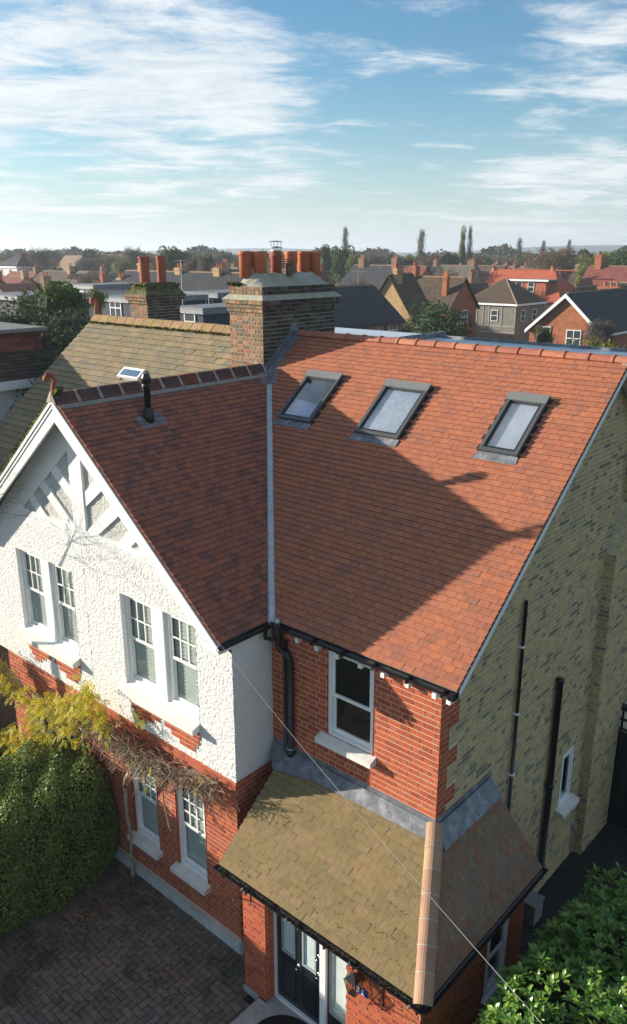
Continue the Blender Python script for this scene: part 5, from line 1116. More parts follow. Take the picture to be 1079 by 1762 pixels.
# ------------------------------------------------------------------ next house to the left
nh = thing('neighbouring_house', 'neighbour at the left edge with dark roof, flat topped tile hung dormer, white wall', 'house', (-17,6,0))
NX = -13.6
b = MB(); b.box(-24, NX, -1.0, 5.7, 0, 8.7); b.build('wall', RENDER_W, nh)
NP = Plane((NX+.25,0,8.86),(0,1,0),(-math.cos(.62),0,math.sin(.62)))
b = MB(); b.poly([NP(-1.3,0,-.05),NP(6.0,0,-.05),NP(6.0,1.7,-.05),NP(-1.3,1.7,-.05)]); b.build('roof', MORTAR_G, nh)
tiles(NP, [(1.5,0),(6.0,0),(6.0,1.7),(1.5,1.7)], .25, .15, .02, TILE_DARK, nh, jit=.012, limit=120, lift=.02)
b = MB(); b.box(NX+.22,NX+.30,-1.3,6.0,8.60,8.85); b.box(NX,NX+.22,-1.3,6.0,8.58,8.64); b.build('fascia', UPVC, nh)
HP_ = Plane((NX-1.4,1.0,9.1),(0,1,0),(0,0,1)); b = MB(); b.box(-21,NX-.74,1.0,5.60,9,10.12); dm_ = b.build('dormer', MORTAR_G, nh)
DPl = Plane((NX-.72,1.0,9.42),(0,1,0),(-.02,0,1)); HT = mat('hung_tile_red',[(.20,.075,.055),(.17,.06,.045),(.23,.09,.06),(.13,.055,.045)],.9,.15,8)
tiles(DPl, [(0,0),(4.6,0),(4.6,.62),(0,.62)], .22, .14, .014, HT, dm_, limit=60, lift=.01)
b = MB(); b.box(-21.2,NX-.60,.8,5.75,10.12,10.22); b.build('dormer_roof', mat('felt_roof',[(.22,.22,.22)],.9,.15,6), dm_)
b = MB(); b.box(-21.2,NX-.57,.78,5.78,10.04,10.12); b.tube([(NX-.63,5.68,10.1),(NX-.63,5.68,9.2)],.04,8); b.build('gutter', BLACK, dm_)

# ------------------------------------------------------------------ town
def at(px, d):
    x = (px-539.5)/F; v = _f+_r2*x+_u2*((881-432)/F); v = v/math.hypot(v[0],v[1]); return CAM[0]+v[0]*d, CAM[1]+v[1]*d
def zat(py, d): return CAM[2]-(py-432.4)*d/F*1.02
RM = {'slate': mat('slate', [(.05,.05,.055)], .8, .3, 3, .02, 6, stain=(.13,.125,.11), stain_scale=.9, stain_amt=.6, stain_lo=.55),
 'brown': mat('brown_tile', [(.10,.07,.05)], .9, .25, 3, .01, 8, stain=(.055,.05,.04), stain_scale=.35, stain_amt=.7, stain_lo=.48),
 'grey': mat('grey_tile', [(.13,.12,.10)], .9, .2, 3, stain=(.17,.15,.11), stain_scale=.5, stain_amt=.5, stain_lo=.5),
 'red': mat('red_tile', [(.40,.105,.055)], .85, .15, 3, .01, 8, stain=(.28,.09,.06), stain_scale=.6, stain_amt=.5, stain_lo=.5),
 'dkred': mat('dark_red_tile', [(.20,.07,.055)], .9, .2, 3), 'tan': mat('tan_tile', [(.26,.18,.12)], .9, .2, 3), 'solar': mat('solar_panel', [(.05,.07,.12)], .25, .1, 2, spec=.6), 'flat': mat('flat_grey', [(.20,.21,.22)], .7, .1, 1)}
WM = {'yellow': mat('yellow_brick_far', [(.42,.29,.15)], .9, .2, 5, stain=(.20,.15,.09), stain_scale=.8, stain_amt=.6, stain_lo=.5), 'red': mat('red_brick_far', [(.34,.13,.07)], .9, .2, 5, stain=(.24,.11,.07), stain_scale=.8, stain_amt=.6, stain_lo=.5),
 'white': mat('white_render_far', [(.62,.62,.58)], .9, .08, 2), 'grey': mat('grey_render_far', [(.20,.19,.16)], .9, .15, 3), 'navy': mat('navy_slate_far', [(.03,.038,.055)], .7, .2, 4), 'brown': mat('brown_brick_far', [(.24,.15,.10)], .9, .2, 5), 'hung': mat('hung_tile_far', [(.36,.12,.075)], .9, .2, 8)}
WDK = mat('far_window_dark', [(.05,.06,.07),(.09,.11,.12),(.03,.035,.04)], .08, .05, 3, spec=1)
def win_mesh(w, h, n=1):
    b = MB(); t = .07
    for q in ((-w/2,-w/2+t,0,h),(w/2-t,w/2,0,h),(-w/2+t,w/2-t,0,t),(-w/2+t,w/2-t,h-t,h),(-w/2+t,w/2-t,h*.5-t/2,h*.5+t/2)): b.box(q[0],q[1],-.06,.02,q[2],q[3])
    for i in range(1,n): x = -w/2+w*i/n; b.box(x-.03,x+.03,-.058,.02,t,h-t)
    me = bpy.data.meshes.new('window'); me.from_pydata(b.v,[],b.f); me.update(); me.materials.append(UPVC)
    b = MB(); b.box(-w/2+t,w/2-t,-.03,.01,t,h-t); pe = bpy.data.meshes.new('pane'); pe.from_pydata(b.v,[],b.f); pe.update(); pe.materials.append(WDK); return me, pe
WSH = {k: win_mesh(*k) for k in ((1.0,1.4,1),(1.3,1.4,2),(.8,1.0,1),(1.8,1.4,3))}
def add_window(root, x, y, z, face, k=(1.0,1.4,1)):
    me, pe = WSH[k]; o = bpy.data.objects.new('window', me); COL.objects.link(o); o.parent = root; o.location = (x,y,z); o.rotation_euler = (0,0,{'f':0,'r':math.pi/2,'l':-math.pi/2,'b':math.pi}[face])
    q = bpy.data.objects.new('pane', pe); COL.objects.link(q); q.parent = o
def sub(b, name, m, root): 
    me = bpy.data.meshes.new(name); me.from_pydata(b.v,[],b.f); me.update(); me.materials.append(m); o = bpy.data.objects.new(name, me); COL.objects.link(o); o.parent = root; return o
def house_bg(label, x0,x1,y0,y1, eave, ridge, axis='x', roof='brown', wall='yellow', wins=(), chim=(), group=None, over=.3, white_barge=False, cat='house', name='town_house', hip=0, potn=3, simple=False):
    """box house; local frame at its base centre; axis = direction of the ridge ('x','y','hip','flat')."""
    cx, cy = (x0+x1)/2, (y0+y1)/2; hx, hy = (x1-x0)/2, (y1-y0)/2
    t = bpy.data.objects.new(name, None); COL.objects.link(t); t.location = (cx,cy,0); tag(t, label, cat, group)
    b = MB(); b.box(-hx,hx,-hy,hy,0,eave)
    th = .12; o = over
    if axis == 'x' and not hip: b.faces([(-hx,-hy,eave),(-hx,hy,eave),(-hx,0,ridge-.1),(hx,-hy,eave),(hx,hy,eave),(hx,0,ridge-.1)],[(0,2,1),(3,4,5)])
    if axis == 'y' and not hip: b.faces([(-hx,-hy,eave),(hx,-hy,eave),(0,-hy,ridge-.1),(-hx,hy,eave),(hx,hy,eave),(0,hy,ridge-.1)],[(0,1,2),(3,5,4)])
    sub(b, 'wall', WM[wall], t)
    b = MB(); de = (ridge-eave)/(hy if axis == 'x' else hx)*o if axis in 'xy' else .1
    if axis in ('x','y'):
        H, K = (hx,hy) if axis == 'x' else (hy,hx)
        def T(p): return p if axis == 'x' else (-p[1],p[0],p[2])
        hh = hip
        for s in (-1,1):
            q = [(-H-o,s*(K+o),eave-de),(H+o,s*(K+o),eave-de),(H+o-hh,0,ridge),(-H-o+(hh if hip < 0 else 0)+(hh if simple else 0),0,ridge)]
            q2 = [(a_,c_,d_+th) for a_,c_,d_ in q]; pts = [T(p) for p in q+q2]; b.faces(pts,[(0,1,2,3),(4,5,6,7),(0,1,5,4),(1,2,6,5),(2,3,7,6),(3,0,4,7)])
        if hip:
            b.faces([T(p) for p in [(H+o,-K-o,eave-de+.06),(H+o,K+o,eave-de+.06),(H+o-hh,0,ridge+.1)]],[(0,1,2)])
    elif axis == 'hip':
        rx = max(0,hx-hy)*.8; ry = max(0,hy-hx)*.8
        b.faces([(-hx-o,-hy-o,eave-.05),(hx+o,-hy-o,eave-.05),(hx+o,hy+o,eave-.05),(-hx-o,hy+o,eave-.05),(-rx,-ry,ridge),(rx,ry,ridge)],[(0,1,5,4),(1,2,5),(2,3,4,5),(3,0,4),(3,2,1,0)])
    else: b.box(-hx-o,hx+o,-hy-o,hy+o,eave,ridge)
    rf = sub(b, 'roof', RM[roof], t)
    b = MB(); z = eave-de
    if axis in ('x',) : b.box(-hx-o,hx+o,-hy-o-.02,-hy-o+.06,z-.12,z+.06)
    elif axis == 'y': b.box(hx+o-.06,hx+o+.02,-hy-o,hy+o,z-.12,z+.06)
    else: b.box(-hx-o-.02,hx+o+.02,-hy-o-.03,-hy-o,eave-.22,eave+.02); b.box(hx+o,hx+o+.03,-hy-o,hy+o,eave-.22,eave+.02)
    sub(b, 'gutter', UPVC if axis == 'hip' or white_barge else (LEAD if axis == 'flat' else BLACK), t)
    if axis in 'xy' and not simple:
        b = MB(); r = .1; q = [(-hx,0,ridge+th),(hx,0,ridge+th)] if axis == 'x' else [(0,-hy,ridge+th),(0,hy,ridge+th)]; b.tube(q, r, 6); sub(b, 'ridge', RM['tan'] if roof != 'red' else RM['red'], t)
    if axis == 'hip':
        b = MB(); b.tube([(hx+o,-hy-o,eave),(rx,ry if ry else 0,ridge)],.09,6); sub(b, 'hip_ridge', RM['tan'], t)
    if white_barge:
        b = MB()
        for s in (-1,1): 
            q = [(s*(hx+o),-hy-o-.01,eave-de+.14),(s*(hx+o),-hy-o-.01,eave-de-.16),(0,-hy-o-.01,ridge-.22),(0,-hy-o-.01,ridge+.12)]; b.faces(q+[(a_,c_-.06,d_) for a_,c_,d_ in q],[(0,1,2,3),(4,5,6,7),(0,1,5,4),(1,2,6,5),(2,3,7,6),(3,0,4,7)])
        sub(b, 'barge_board', UPVC, t)
    for (f, u, z, k) in wins:
        if f == 'f': add_window(t, u*hx, -hy-.01, z, 'f', k)
        elif f == 'r': add_window(t, hx+.01, u*hy, z, 'r', k)
    for (u, v, zt, w, dpt) in chim:
        b = MB(); b.box(u*hx-w/2,u*hx+w/2,v*hy-dpt/2,v*hy+dpt/2,eave-.3,zt); b.box(u*hx-w/2-.06,u*hx+w/2+.06,v*hy-dpt/2-.06,v*hy+dpt/2+.06,zt-.25,zt-.1)
        c_ = sub(b, 'chimney', WM['red' if wall == 'red' else ('brown' if wall in ('grey','white','navy') else wall)], t)
        for i in range(potn):
            q = MB(); fx = (i+.5)/potn-.5; q.lathe((u*hx+(fx*w*.85 if w >= dpt else 0), v*hy+(fx*dpt*.85 if dpt > w else 0), zt), [(.11,0),(.10,.35),(.12,.38),(.12,.45)], 8); o2 = sub(q, 'chimney_pot', POT, t); o2.parent = c_
    return t
w1, w2, w8, w3 = (1.0,1.4,1), (1.3,1.4,2), (.8,1.0,1), (1.8,1.4,3)
house_bg('dark mossy tiled house with four white windows, just right of the big chimney', -37.3,-31.2,40,48.4,7.1,9.6,'y','slate','brown',wins=[('r',-.85,5.6,w2),('r',-.35,5.6,w3),('r',.2,5.6,w3),('r',.72,5.6,w2)],chim=[(-.1,-.55,11.0,1.2,1.0)])
x,y = at(669,80); house_bg('tall yellow brick gable end between the dark mossy roof and the brown tiled house', x-3.6,x+4.0,y,y+3.5,5.0,10.25,'y','brown','yellow',wins=[],chim=[(.1,-.6,10.9,.5,.9)])
x,y = at(776,86); house_bg('brown tiled house with tall red chimney and a gable above the dark green bush', x-6.3,x,y,y+5.5,6.9,9.75,'x','brown','red',wins=[('f',-.86,5.0,w2),('f',-.45,5.5,w8),('r',.1,5.2,w2),('r',-.6,5.4,w8)],chim=[(.62,-.55,10.0,.55,.5),(-.9,0,10.9,.5,.8)])
x,y = at(895,108); hh_ = house_bg('grey rendered house with a dark pyramid roof and white gutter behind the fence', x-7.6,x,y,y+7.7,6.1,9.1,'hip','brown','grey',wins=[('f',-.80,3.9,w1),('f',.22,3.9,w1),('r',-.5,3.9,w1),('r',.3,3.9,w1)])
b = MB()
for u in (-1,-.45,-.2,.02,.5,.99): b.box(u*3.8-.05,u*3.8+.05,-3.9,-3.85,3.3,6.0)
b.box(-3.8,3.8,-3.9,-3.85,3.25,3.4); b.box(-3.8,3.8,-3.9,-3.85,2.5,2.6); sub(b,'timber_frame',mat('pale_timber',[(.36,.34,.29)],.9),hh_)
b = MB(); b.box(-4.2,4.1,-4.4,-3.86,0,2.5); sub(b,'lower_wall',WM['brown'],hh_)
x,y = at(965,125); h5 = house_bg('large bright red tiled house with a red tile hung box dormer', x-13,x+.5,y,y+9,5.6,9.6,'x','red','yellow',wins=[],chim=[(-.98,0,9.9,.4,.6),(.45,0,9.95,.3,.3)],hip=3.5)
b = MB(); b.box(-1.2,4.2,-4.0,.5,6.2,8.3); dd = sub(b,'dormer',WM['hung'],h5); b = MB(); b.box(-1.8,4.7,-4.4,.9,8.3,8.5); sub(b,'dormer_roof',RM['flat'],h5); b = MB(); b.box(-1.85,4.75,-4.46,-4.4,8.25,8.5); sub(b,'fascia',UPVC,h5)
for xx in (0,1.9): add_window(h5, xx, -4.02, 6.75, 'f', w1)
x,y = at(997,104); house_bg('small pale yellow gable between the red house and the white barged gable', x-1.9,x+1.9,y,y+6,6.0,8.25,'y','brown','yellow')
x,y = at(1048,72); h7 = house_bg('orange brick gable with bright white barge boards and two arched white windows', x-6.3,x,y,y+13,6.1,8.95,'y','slate','red',wins=[('f',-.58,4.9,w2),('f',.28,4.75,w2)],white_barge=True)
x,y = at(1130,84); house_bg('dark roofed house with wide orange brick chimney wall at the right edge', x-6,x,y,y+9,6.4,9.3,'x','slate','red',wins=[('f',-.5,4.2,w1)],chim=[(-.75,-.25,9.1,2.2,1.2)])
x,y = at(1105,125); house_bg('dark red tiled house with tall brick chimney stack at the far right edge', x-9,x,y,y+9,6.2,10.2,'x','dkred','red',chim=[(-.72,0,11.9,1.0,1.1)])
# slate terrace and dark dormers on the left
x,y = at(410,76); house_bg('long dark slate terrace roof behind the rear chimney', -66.5,-44,43.5,51,8.1,10.35,'x','slate','yellow',chim=[(-.93,-.3,9.8,.7,.9),(-.75,.1,11.3,1.0,1.2),(-.2,0,10.9,.8,.9),(.32,0,10.9,.9,1.1)])
for (pxr, d, wx_, zt, lab, wn) in ((345,50,2.6,9.25,'dark navy dormer with a single white sash window',[('f',.1,7.7,w1)]),(396,52,2.8,9.1,'dark navy dormer with a paired white casement right behind the main chimney',[('f',-.2,7.3,w1)]),(372,62,3.6,9.55,'navy box dormer with small white window above the nearer dormers',[('f',.5,8.1,w8)]),(232,58,4.6,9.45,'navy slate dormer with a white two pane window below the slate terrace',[('f',-.1,8.0,w2)])):
    x,y = at(pxr,d); house_bg(lab, x-wx_,x,y,y+6,zt-.15,zt,'flat','flat','navy',wins=wn,over=.15)
x,y = at(62,74); house_bg('cream rendered house with flat parapet seen through the conifers', x-4.5,x,y,y+6,8.3,8.5,'flat','flat','white',wins=[('f',-.5,6.2,w1),('f',.4,6.2,w1)])
x,y = at(24,70); house_bg('dark flat roofed block at the left edge beside the cream house', x-6,x,y,y+6,9.0,9.15,'flat','flat','navy')
x,y = at(157,84); house_bg('small white dormer house with white window left of the slate terrace', x-3.4,x,y,y+6,9.2,9.4,'flat','flat','white',wins=[('f',.3,7.5,w2)])
x,y = at(26,185); house_bg('pale house with dark blue hipped roof on the far left skyline', x-9,x,y,y+8,9.5,12.2,'hip','slate','white',wins=[('f',-.4,7.6,w1),('f',.4,7.6,w1)])
x,y = at(108,205); house_bg('tan steep roofed hall on the left skyline', x-7,x,y,y+10,6.5,11.4,'x','tan','brown')
x,y = at(190,215); house_bg('long brown roofed church hall on the left skyline with a cross gable', x-19,x,y,y+12,6.5,11.6,'x','brown','brown',wins=[('f',.6,4.5,w3)])
x,y = at(150,203); house_bg('brown cross gable in front of the long church hall', x-6,x,y,y+9,5.5,10.4,'y','brown','brown')
x,y = at(318,140); house_bg('sunlit tan tiled house below the bright green tree', x-9,x,y,y+8,6.3,9.3,'x','tan','brown',chim=[(1,0,11.2,.9,1.0)])
x,y = at(412,112); house_bg('grey tiled roof with pale rooflights left of the big chimney', x-7,x,y,y+8,6.8,9.9,'x','grey','yellow',chim=[(-1,0,11,1.0,1.0)])
x,y = at(660,135); house_bg('dark slate roof behind the yellow gable', x-9,x,y,y+8,6.8,10.1,'x','slate','brown',chim=[(-.6,0,11.4,1.1,1.0),(.9,0,11.4,1.1,1.0)])
x,y = at(708,140); house_bg('dark red tiled roof with rooflight behind the brown tiled house', x-7,x,y,y+9,6.2,9.9,'x','dkred','red')
x,y = at(800,155); house_bg('pale grey slate roof beyond the brown tiled house', x-9,x,y,y+8,7.2,9.8,'x','grey','brown',chim=[(-.9,0,10.9,.8,.9),(.9,0,10.9,.8,.9)])
x,y = at(890,138); house_bg('dark roof covered with blue solar panels behind the pyramid roof', x-8,x,y,y+8,6.5,9.2,'x','solar','brown',chim=[(.3,.2,10.3,.5,.6)])
x,y = at(835,112); house_bg('small brown gabled house with brick chimneys left of the pyramid roof', x-5,x,y,y+5,5.6,8.2,'y','brown','brown',chim=[(-.5,.3,9.7,.6,.9)])
# rows of terraces further out
BINS = [(60,'near the left edge'),(160,'left of the slate terrace'),(235,'just left of the rear chimney'),(300,'just right of the rear chimney'),(400,'between the two chimneys'),(480,'behind the main chimney'),(580,'right of the main chimney'),(660,'above the mossy tiled house'),(740,'above the brown tiled house'),(820,'left of the pyramid roof'),(900,'above the pyramid roof'),(980,'behind the red tiled house'),(1040,'above the white barged gable'),(2000,'near the right edge')]
def where(px): return next(w for e, w in BINS if px < e)
def row(d): return 'near row' if d < 165 else ('middle row' if d < 225 else ('far row' if d < 280 else 'farthest row'))
WN = {'yellow':'yellow brick','red':'red brick','brown':'brown brick','white':'white','grey':'grey'}; RN = {'slate':'dark slate','brown':'brown','grey':'grey','dkred':'dark red','tan':'tan'}; used_labels = set()
random.seed(33); cnt = 0; taken = []
for k in range(3000):
    d = random.uniform(105,330); px = random.uniform(-120,1200); x, y = at(px, d); x = round(x/11)*11; y = round(y/16)*16+random.uniform(-1,1)
    dd_ = math.hypot(x-CAM[0], y-CAM[1])
    if any(abs(x-a) < 10 and abs(y-c) < 13 for a, c in taken) or dd_ < 112 : continue
    if any(o.get('category') == 'house' and abs(o.location.x-x) < 13 and abs(o.location.y-y) < 11 for o in bpy.data.objects if o.parent is None and o.get('group') is None): continue
    rf_, wl_ = random.choice(('slate','slate','brown','brown','grey','dkred','tan')), random.choice(('brown','yellow','brown','red','white'))
    v = Vector((x-CAM[0], y-CAM[1], 0)); pxx = 539.5+F*v.dot(Vector(_r2))/v.dot(Vector(_f))*.955
    if not -20 < pxx < 1100: continue
    lab = f'{RN[rf_]} roofed {WN[wl_]} house, {row(dd_)}, {where(pxx)}'
    if lab in used_labels: continue
    used_labels.add(lab)
    taken.append((x,y)); e = random.uniform(5.2,6.4); r = e+random.uniform(2.4,3.2)
    house_bg(lab, x-random.uniform(4,5.3),x+random.uniform(4,5.2),y-4,y+4,e,r,random.choice('xxxy'),rf_,wl_,wins=[('f',-.5,3.4,w1),('f',.5,3.4,w1),('r',0,3.4,w1)] if dd_ < 200 else [],chim=[(random.choice((-.9,.9)),0,r+1.1,.8,1.0)],group='distant terraced houses',potn=2)
    cnt += 1
    if cnt > 150: break
# fence and conservatory roof in front of the grey house
fe = thing('garden_fence', 'pale weathered board fence in front of the grey pyramid roofed house', 'fence', (*at(870,100),0))
fx, fy = at(815,101); gx_, gy_ = at(930,99)
for k in range(44):
    t = k/44; b = MB(); xx, yy_ = fx+(gx_-fx)*t, fy+(gy_-fy)*t; b.box(xx,xx+.17,yy_,yy_+.03,0,1.9+random.random()*.05); b.build('board', mat('fence_board',[(.30,.27,.21),(.34,.31,.25),(.26,.23,.18)],.9), fe)

# ------------------------------------------------------------------ trees
def fol(name, cols, tr=.25): return mat(name, cols, .7, .12, .6, spec=.2, translucent=tr)
FM = {'green': fol('foliage_green', [(.07,.12,.02),(.09,.14,.025),(.055,.095,.02)]), 'dark': fol('foliage_dark', [(.03,.05,.02),(.04,.065,.025),(.025,.04,.018)]), 'cedar': fol('foliage_cedar', [(.05,.075,.035),(.035,.055,.03),(.075,.085,.04),(.06,.08,.03)]),
 'bush': fol('foliage_bush', [(.06,.10,.04),(.08,.125,.05),(.045,.08,.03),(.10,.14,.055)]), 'yg': fol('foliage_yellowgreen', [(.16,.18,.03),(.13,.16,.03),(.20,.18,.03)]), 'brown': fol('twigs_brown', [(.16,.105,.065),(.13,.09,.06),(.19,.125,.07)]), 'grey': fol('twigs_grey', [(.15,.125,.10),(.12,.10,.085)]), 'ygbush': fol('foliage_yg_bush', [(.16,.17,.03),(.10,.14,.025),(.22,.19,.03),(.08,.12,.02)])}
CR = {}
def crown_unit(kind, shape):
    key = (kind, shape)
    if key in CR: return CR[key]
    n = 5200 if shape in ('round','spread') else 3600
    if kind in ('brown','grey'): n = int(n*.9)
    P, Nn = [], []; K = 26 if shape != 'poplar' else 22
    for k in range(K):
        a = random.random()*6.28
        if shape == 'poplar': t = (k+.5)/K; rr_ = .75*math.sin(math.pi*(t*.86+.1))**.8*random.random(); c = np.array([rr_*math.cos(a)*.5, rr_*math.sin(a)*.5, -1+2*t]); rad = (.42,.42,.22)
        elif shape == 'conical': t = (k+.5)/K; rr_ = (1-t)*.75; c = np.array([rr_*math.cos(a), rr_*math.sin(a), -1+2*t]); rad = (.38,.38,.13)
        else:
            v = rng.normal(0,1,3); v /= np.linalg.norm(v); c = v*random.uniform(.35,.72); rad = (.36,.36,.26 if shape == 'spread' else .33)
        m_ = n//K; p = rng.normal(0,1,(m_,3)); p /= np.linalg.norm(p,axis=1,keepdims=True); q = p*(rng.random((m_,1))**.35 if kind in ('brown','grey') else .75+.3*rng.random((m_,1)))
        P.append(c+q*np.array(rad)*random.uniform(.75,1.15)); Nn.append(p)
    P = np.vstack(P); Nn = np.vstack(Nn)
    if kind in ('brown','grey'): me = leaf_mesh('crown', P, Nn, .17, FM[kind], 9, spread=1.2)
    elif kind in ('bush','ygbush','cedar'): me = leaf_mesh('crown', P, Nn, .075, FM[kind], 2.0, spread=.7)
    else: me = leaf_mesh('crown', P, Nn, .085, FM[kind], 1.5, spread=.7)
    CR[key] = me; return me
CORE_M = {}
def tree(label, px, d, ztop, r, kind, shape='round', zb=None, group=None, name='tree', hgt=None, rz=None, core=True):
    x, y = at(px, d); zb = (ztop*.25 if zb is None else zb); t = bpy.data.objects.new(name, None); COL.objects.link(t); t.location = (x,y,0); tag(t, label, 'tree', group)
    cz, hz = (ztop+zb)/2, (ztop-zb)/2
    b = MB(); b.tube([(0,0,0),(.1,0,zb),(0,.1,cz),(0,0,cz+hz*.6)], [r*.09+.08,r*.07+.06,r*.04+.04,.04], 7)
    for k in range(9):
        a = k*2.4; s_ = zb+(cz-zb)*random.uniform(.1,1.2); b.tube([(0,0,s_),(r*.4*math.cos(a),r*.4*math.sin(a),s_+hz*.35),(r*.75*math.cos(a),r*.75*math.sin(a),s_+hz*.75)], [r*.035+.02,r*.02+.015,.012], 4, cap=False)
    o = sub(b, 'trunk', BARK, t)
    me = crown_unit(kind, shape); o = bpy.data.objects.new('crown', me); COL.objects.link(o); o.parent = t; o.location = (0,0,cz); o.scale = (r*1.05,r*1.05,hz*1.03); o.rotation_euler = (0,0,random.random()*6.28)
    if core and kind in ('green','dark','cedar','bush','ygbush','yg'):
        for q in range(1):
            o = bpy.data.objects.new('inner_crown', CRN()); COL.objects.link(o); o.parent = t; o.location = (0,0,cz); o.scale = (r*.55,r*.55,hz*.55)
    return t
_cr = []
def CRN():
    if not _cr:
        b = MB(); b.lathe((0,0,0),[(.05,-1),(.6,-.8),(.95,-.3),(1,.1),(.8,.6),(.4,.92),(.03,1)],12); me = bpy.data.meshes.new('inner_crown'); me.from_pydata(b.v,[],b.f); me.update(); me.materials.append(FM['dark']); _cr.append(me)
    return _cr[0]
random.seed(44)
# conifers to the left, beyond the olive roof
tree('tall dark cedar with flat sprays just beyond the olive tiled roof', 108, 32, 11.2, 2.6, 'cedar','spread', 6.5)
tree('dark shaggy cedar between the left edge and the bright conifer', 52, 30, 10.9, 1.9, 'cedar','spread', 6.0)
tree('dark low cedar branch mass touching the olive roof verge', 138, 34, 10.5, 1.2, 'cedar','round', 7.0)
tree('bright green conifer top rising above the dark cedar', 88, 37, 11.7, 1.5, 'green','round', 8.6)
tree('shaggy olive green conifer at the left edge above the neighbouring dormer', 8, 33, 11.1, 2.1, 'cedar','round', 7.0)
tree('low dark evergreen filling the gap between neighbour and olive roof', 85, 26, 9.8, 1.6, 'bush','round', 5.5)
tree('small green shrub tip by the far left neighbour roof', 20, 29, 10.0, 1.1, 'green','round', 7.4)
tree('small yellow green sapling left of the navy dormer', 162, 44, 10.8, .55, 'yg','round', 9.4, core=False)
tree('rounded dark green bush in front of the brown tiled house', 757, 60, 9.2, 3.0, 'bush','round', 4.2)
tree('small dark shrub to the left of the rounded bush', 716, 62, 7.8, 1.4, 'bush','round', 4.5)
tree('yellow green shrub tops above the right end of the new ridge', 1015, 29, 9.95, 1.1, 'ygbush','round', 6.5)
tree('yellow green shrub at the right edge above the ridge tiles', 1068, 28, 9.95, 1.0, 'ygbush','round', 6.5)
tree('small shrub beside the orange brick gable', 948, 70, 6.9, 1.0, 'ygbush','round', 4.8)
# skyline trees
SKY_T = [('bright green round tree on the skyline above the rear chimney',295,150,14.4,2.7,'green','round',7),('darker green tree just right of the bright green skyline tree',322,165,12.9,2.4,'dark','round',7),
('bare grey tree left of the big chimney pots',352,120,12.7,1.4,'grey','round',8),('thin bare tree on the skyline between the chimneys',330,125,12.3,1.4,'grey','round',8),('pale brown bare tree near the big chimney',385,210,13.3,2.6,'grey','round',7),
('bare brown tree on the left skyline by the hall',68,185,14.2,2.9,'grey','round',6),('brown bare tree at the left above the cream house',45,190,13.2,3.2,'brown','round',6),('bare tree behind the tan roofed hall',90,250,14.2,3.5,'grey','round',6),
('dark rounded evergreen behind the church hall',160,235,13.8,3.4,'dark','round',8),('second dark umbrella shaped tree on the left skyline',197,240,13.2,3.0,'dark','spread',9),('olive yellow tree in front of the second dark tree',212,170,11.8,2.6,'yg','round',6),('fine bare tree left of the rear chimney pots',228,175,14.2,2.5,'grey','round',7),
('dark evergreen immediately right of the main chimney',560,150,13.2,1.8,'dark','conical',7),('green broad tree right of the main chimney',585,165,14.7,3.6,'green','round',6),('bare poplar tip above the green broad tree',594,170,16.6,1.2,'grey','poplar',9),('yellow green tree left of the brown row',617,150,12.7,2.4,'yg','round',6),
('tall bare poplar in the middle of the right skyline',724,190,16.4,1.8,'grey','poplar',6),('bare brown wide tree around the middle poplar',738,175,12.4,3.0,'brown','round',5),
('yellow green poplar of the close pair',796,200,16.9,1.3,'yg','poplar',6),('bare poplar of the close pair',808,200,17.3,1.2,'grey','poplar',6),('short bare poplar by the small white roof',893,215,15.0,1.5,'grey','poplar',6),('large russet bare tree behind the red house',955,170,14.4,5.4,'brown','spread',5),
('poplar tip left above the russet tree',934,240,14.8,1.3,'grey','poplar',8),('poplar tip right above the russet tree',978,240,15.0,1.4,'grey','poplar',8),('olive green round tree right of the red house',1023,150,12.7,3.2,'yg','round',5),('dark green wide tree at the right edge of the skyline',1072,165,13.9,3.0,'green','round',6),('dark tree between russet and olive trees',1003,215,13.6,3.2,'dark','round',6),
('bare tree among the rooftops left of the pyramid roof',835,135,10.8,2.8,'grey','round',4),('russet scrub tree behind the brown tiled house',770,128,10.6,3.0,'brown','round',4),('bare twiggy tree beside the yellow gable',615,95,10.0,1.5,'brown','round',6),('bare hedge tree left of the slate terrace',150,120,10.6,2.4,'brown','round',5),('twiggy tree in front of the white barged gable roof',1045,62,8.2,1.3,'grey','round',5)]
for s_ in SKY_T: tree(s_[0],*s_[1:6],s_[6],s_[7])
random.seed(9)
KN = {'brown':'brown leafless','grey':'grey leafless','dark':'dark green','yg':'olive yellow'}
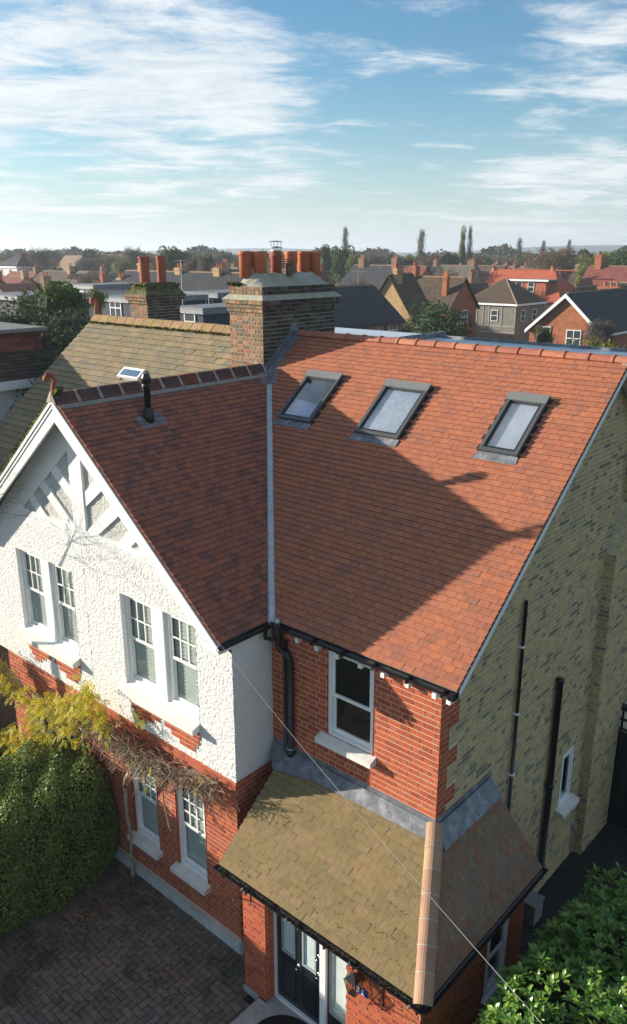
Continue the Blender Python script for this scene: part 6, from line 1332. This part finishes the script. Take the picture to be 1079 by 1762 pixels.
for k in range(160):
    px = random.uniform(-30,1105); d = random.uniform(190,330); kd = random.choice(('brown','grey','grey','brown','dark','yg')); shp = random.choice(('round','spread'))
    lab = f'{KN[kd]} {"rounded" if shp == "round" else "wide"} skyline tree, {row(d)}, {where(px)}'
    zt_, r_ = random.uniform(11.3,13.4), random.uniform(2.6,4.6)
    if lab in used_labels: continue
    used_labels.add(lab); tree(lab, px, d, zt_, r_, kd, shp, random.uniform(3,6), group='trees along the horizon', core=False)
# far woodland that reads as one mass
P_ = []; n = 60000
a = rng.uniform(math.radians(85), math.radians(178), n); d = rng.uniform(340, 520, n); top = 10.6+1.6*np.sin(a*37)+1.6*np.sin(a*91+1)+rng.normal(0,.8,n)
z = top*(.35+.65*rng.random(n)**.6); P_ = np.stack([CAM[0]+d*np.cos(a), CAM[1]+d*np.sin(a), z],1)
me = leaf_mesh('woodland', P_, np.tile([0,-.3,1.],(n,1)), 2.2, mat('far_woodland', [(.07,.065,.045),(.055,.06,.035),(.09,.07,.05),(.05,.055,.035),(.08,.085,.04)], 1, .2, .02), 1.4, spread=.8)
tag(link(bpy.data.objects.new('distant_woodland', me)), kind='stuff')
# street wires, aerial poles
for i, (px, d, zt) in enumerate(((310,56,11.9),(617,70,10.9),(356,57,9.9))):
    x,y = at(px,d); b = MB(); b.tube([(0,0,zt-3),(0,0,zt)],.03,5); b.tube([(-.5,0,zt-.05),(.5,0,zt-.05)],.015,4)
    for q in range(5): b.tube([(-.4+q*.2,-.25,zt-.05),(-.4+q*.2,.25,zt-.05)],.01,3)
    o = sub(b,'aerial',STEEL,None); o.location = (x,y,0); tag(o, ('television aerial on the slate terrace roof','television aerial on a roof beyond the big chimney','short aerial pole between the navy dormers')[i], 'aerial')

# ------------------------------------------------------------------ air
hz_ = bpy.data.materials.new('haze_air'); hz_.use_nodes = True; t_ = hz_.node_tree; t_.nodes.clear(); o_ = t_.nodes.new('ShaderNodeOutputMaterial'); v_ = t_.nodes.new('ShaderNodeVolumePrincipled')
v_.inputs['Color'].default_value = (.80,.90,1,1); v_.inputs['Density'].default_value = HAZE; v_.inputs['Anisotropy'].default_value = .3; t_.links.new(v_.outputs[0], o_.inputs['Volume'])
if HAZE > 0:
    b = MB(); b.box(-3200,3200,-3200,3200,-2,42); tag(b.build('haze', hz_), kind='stuff')
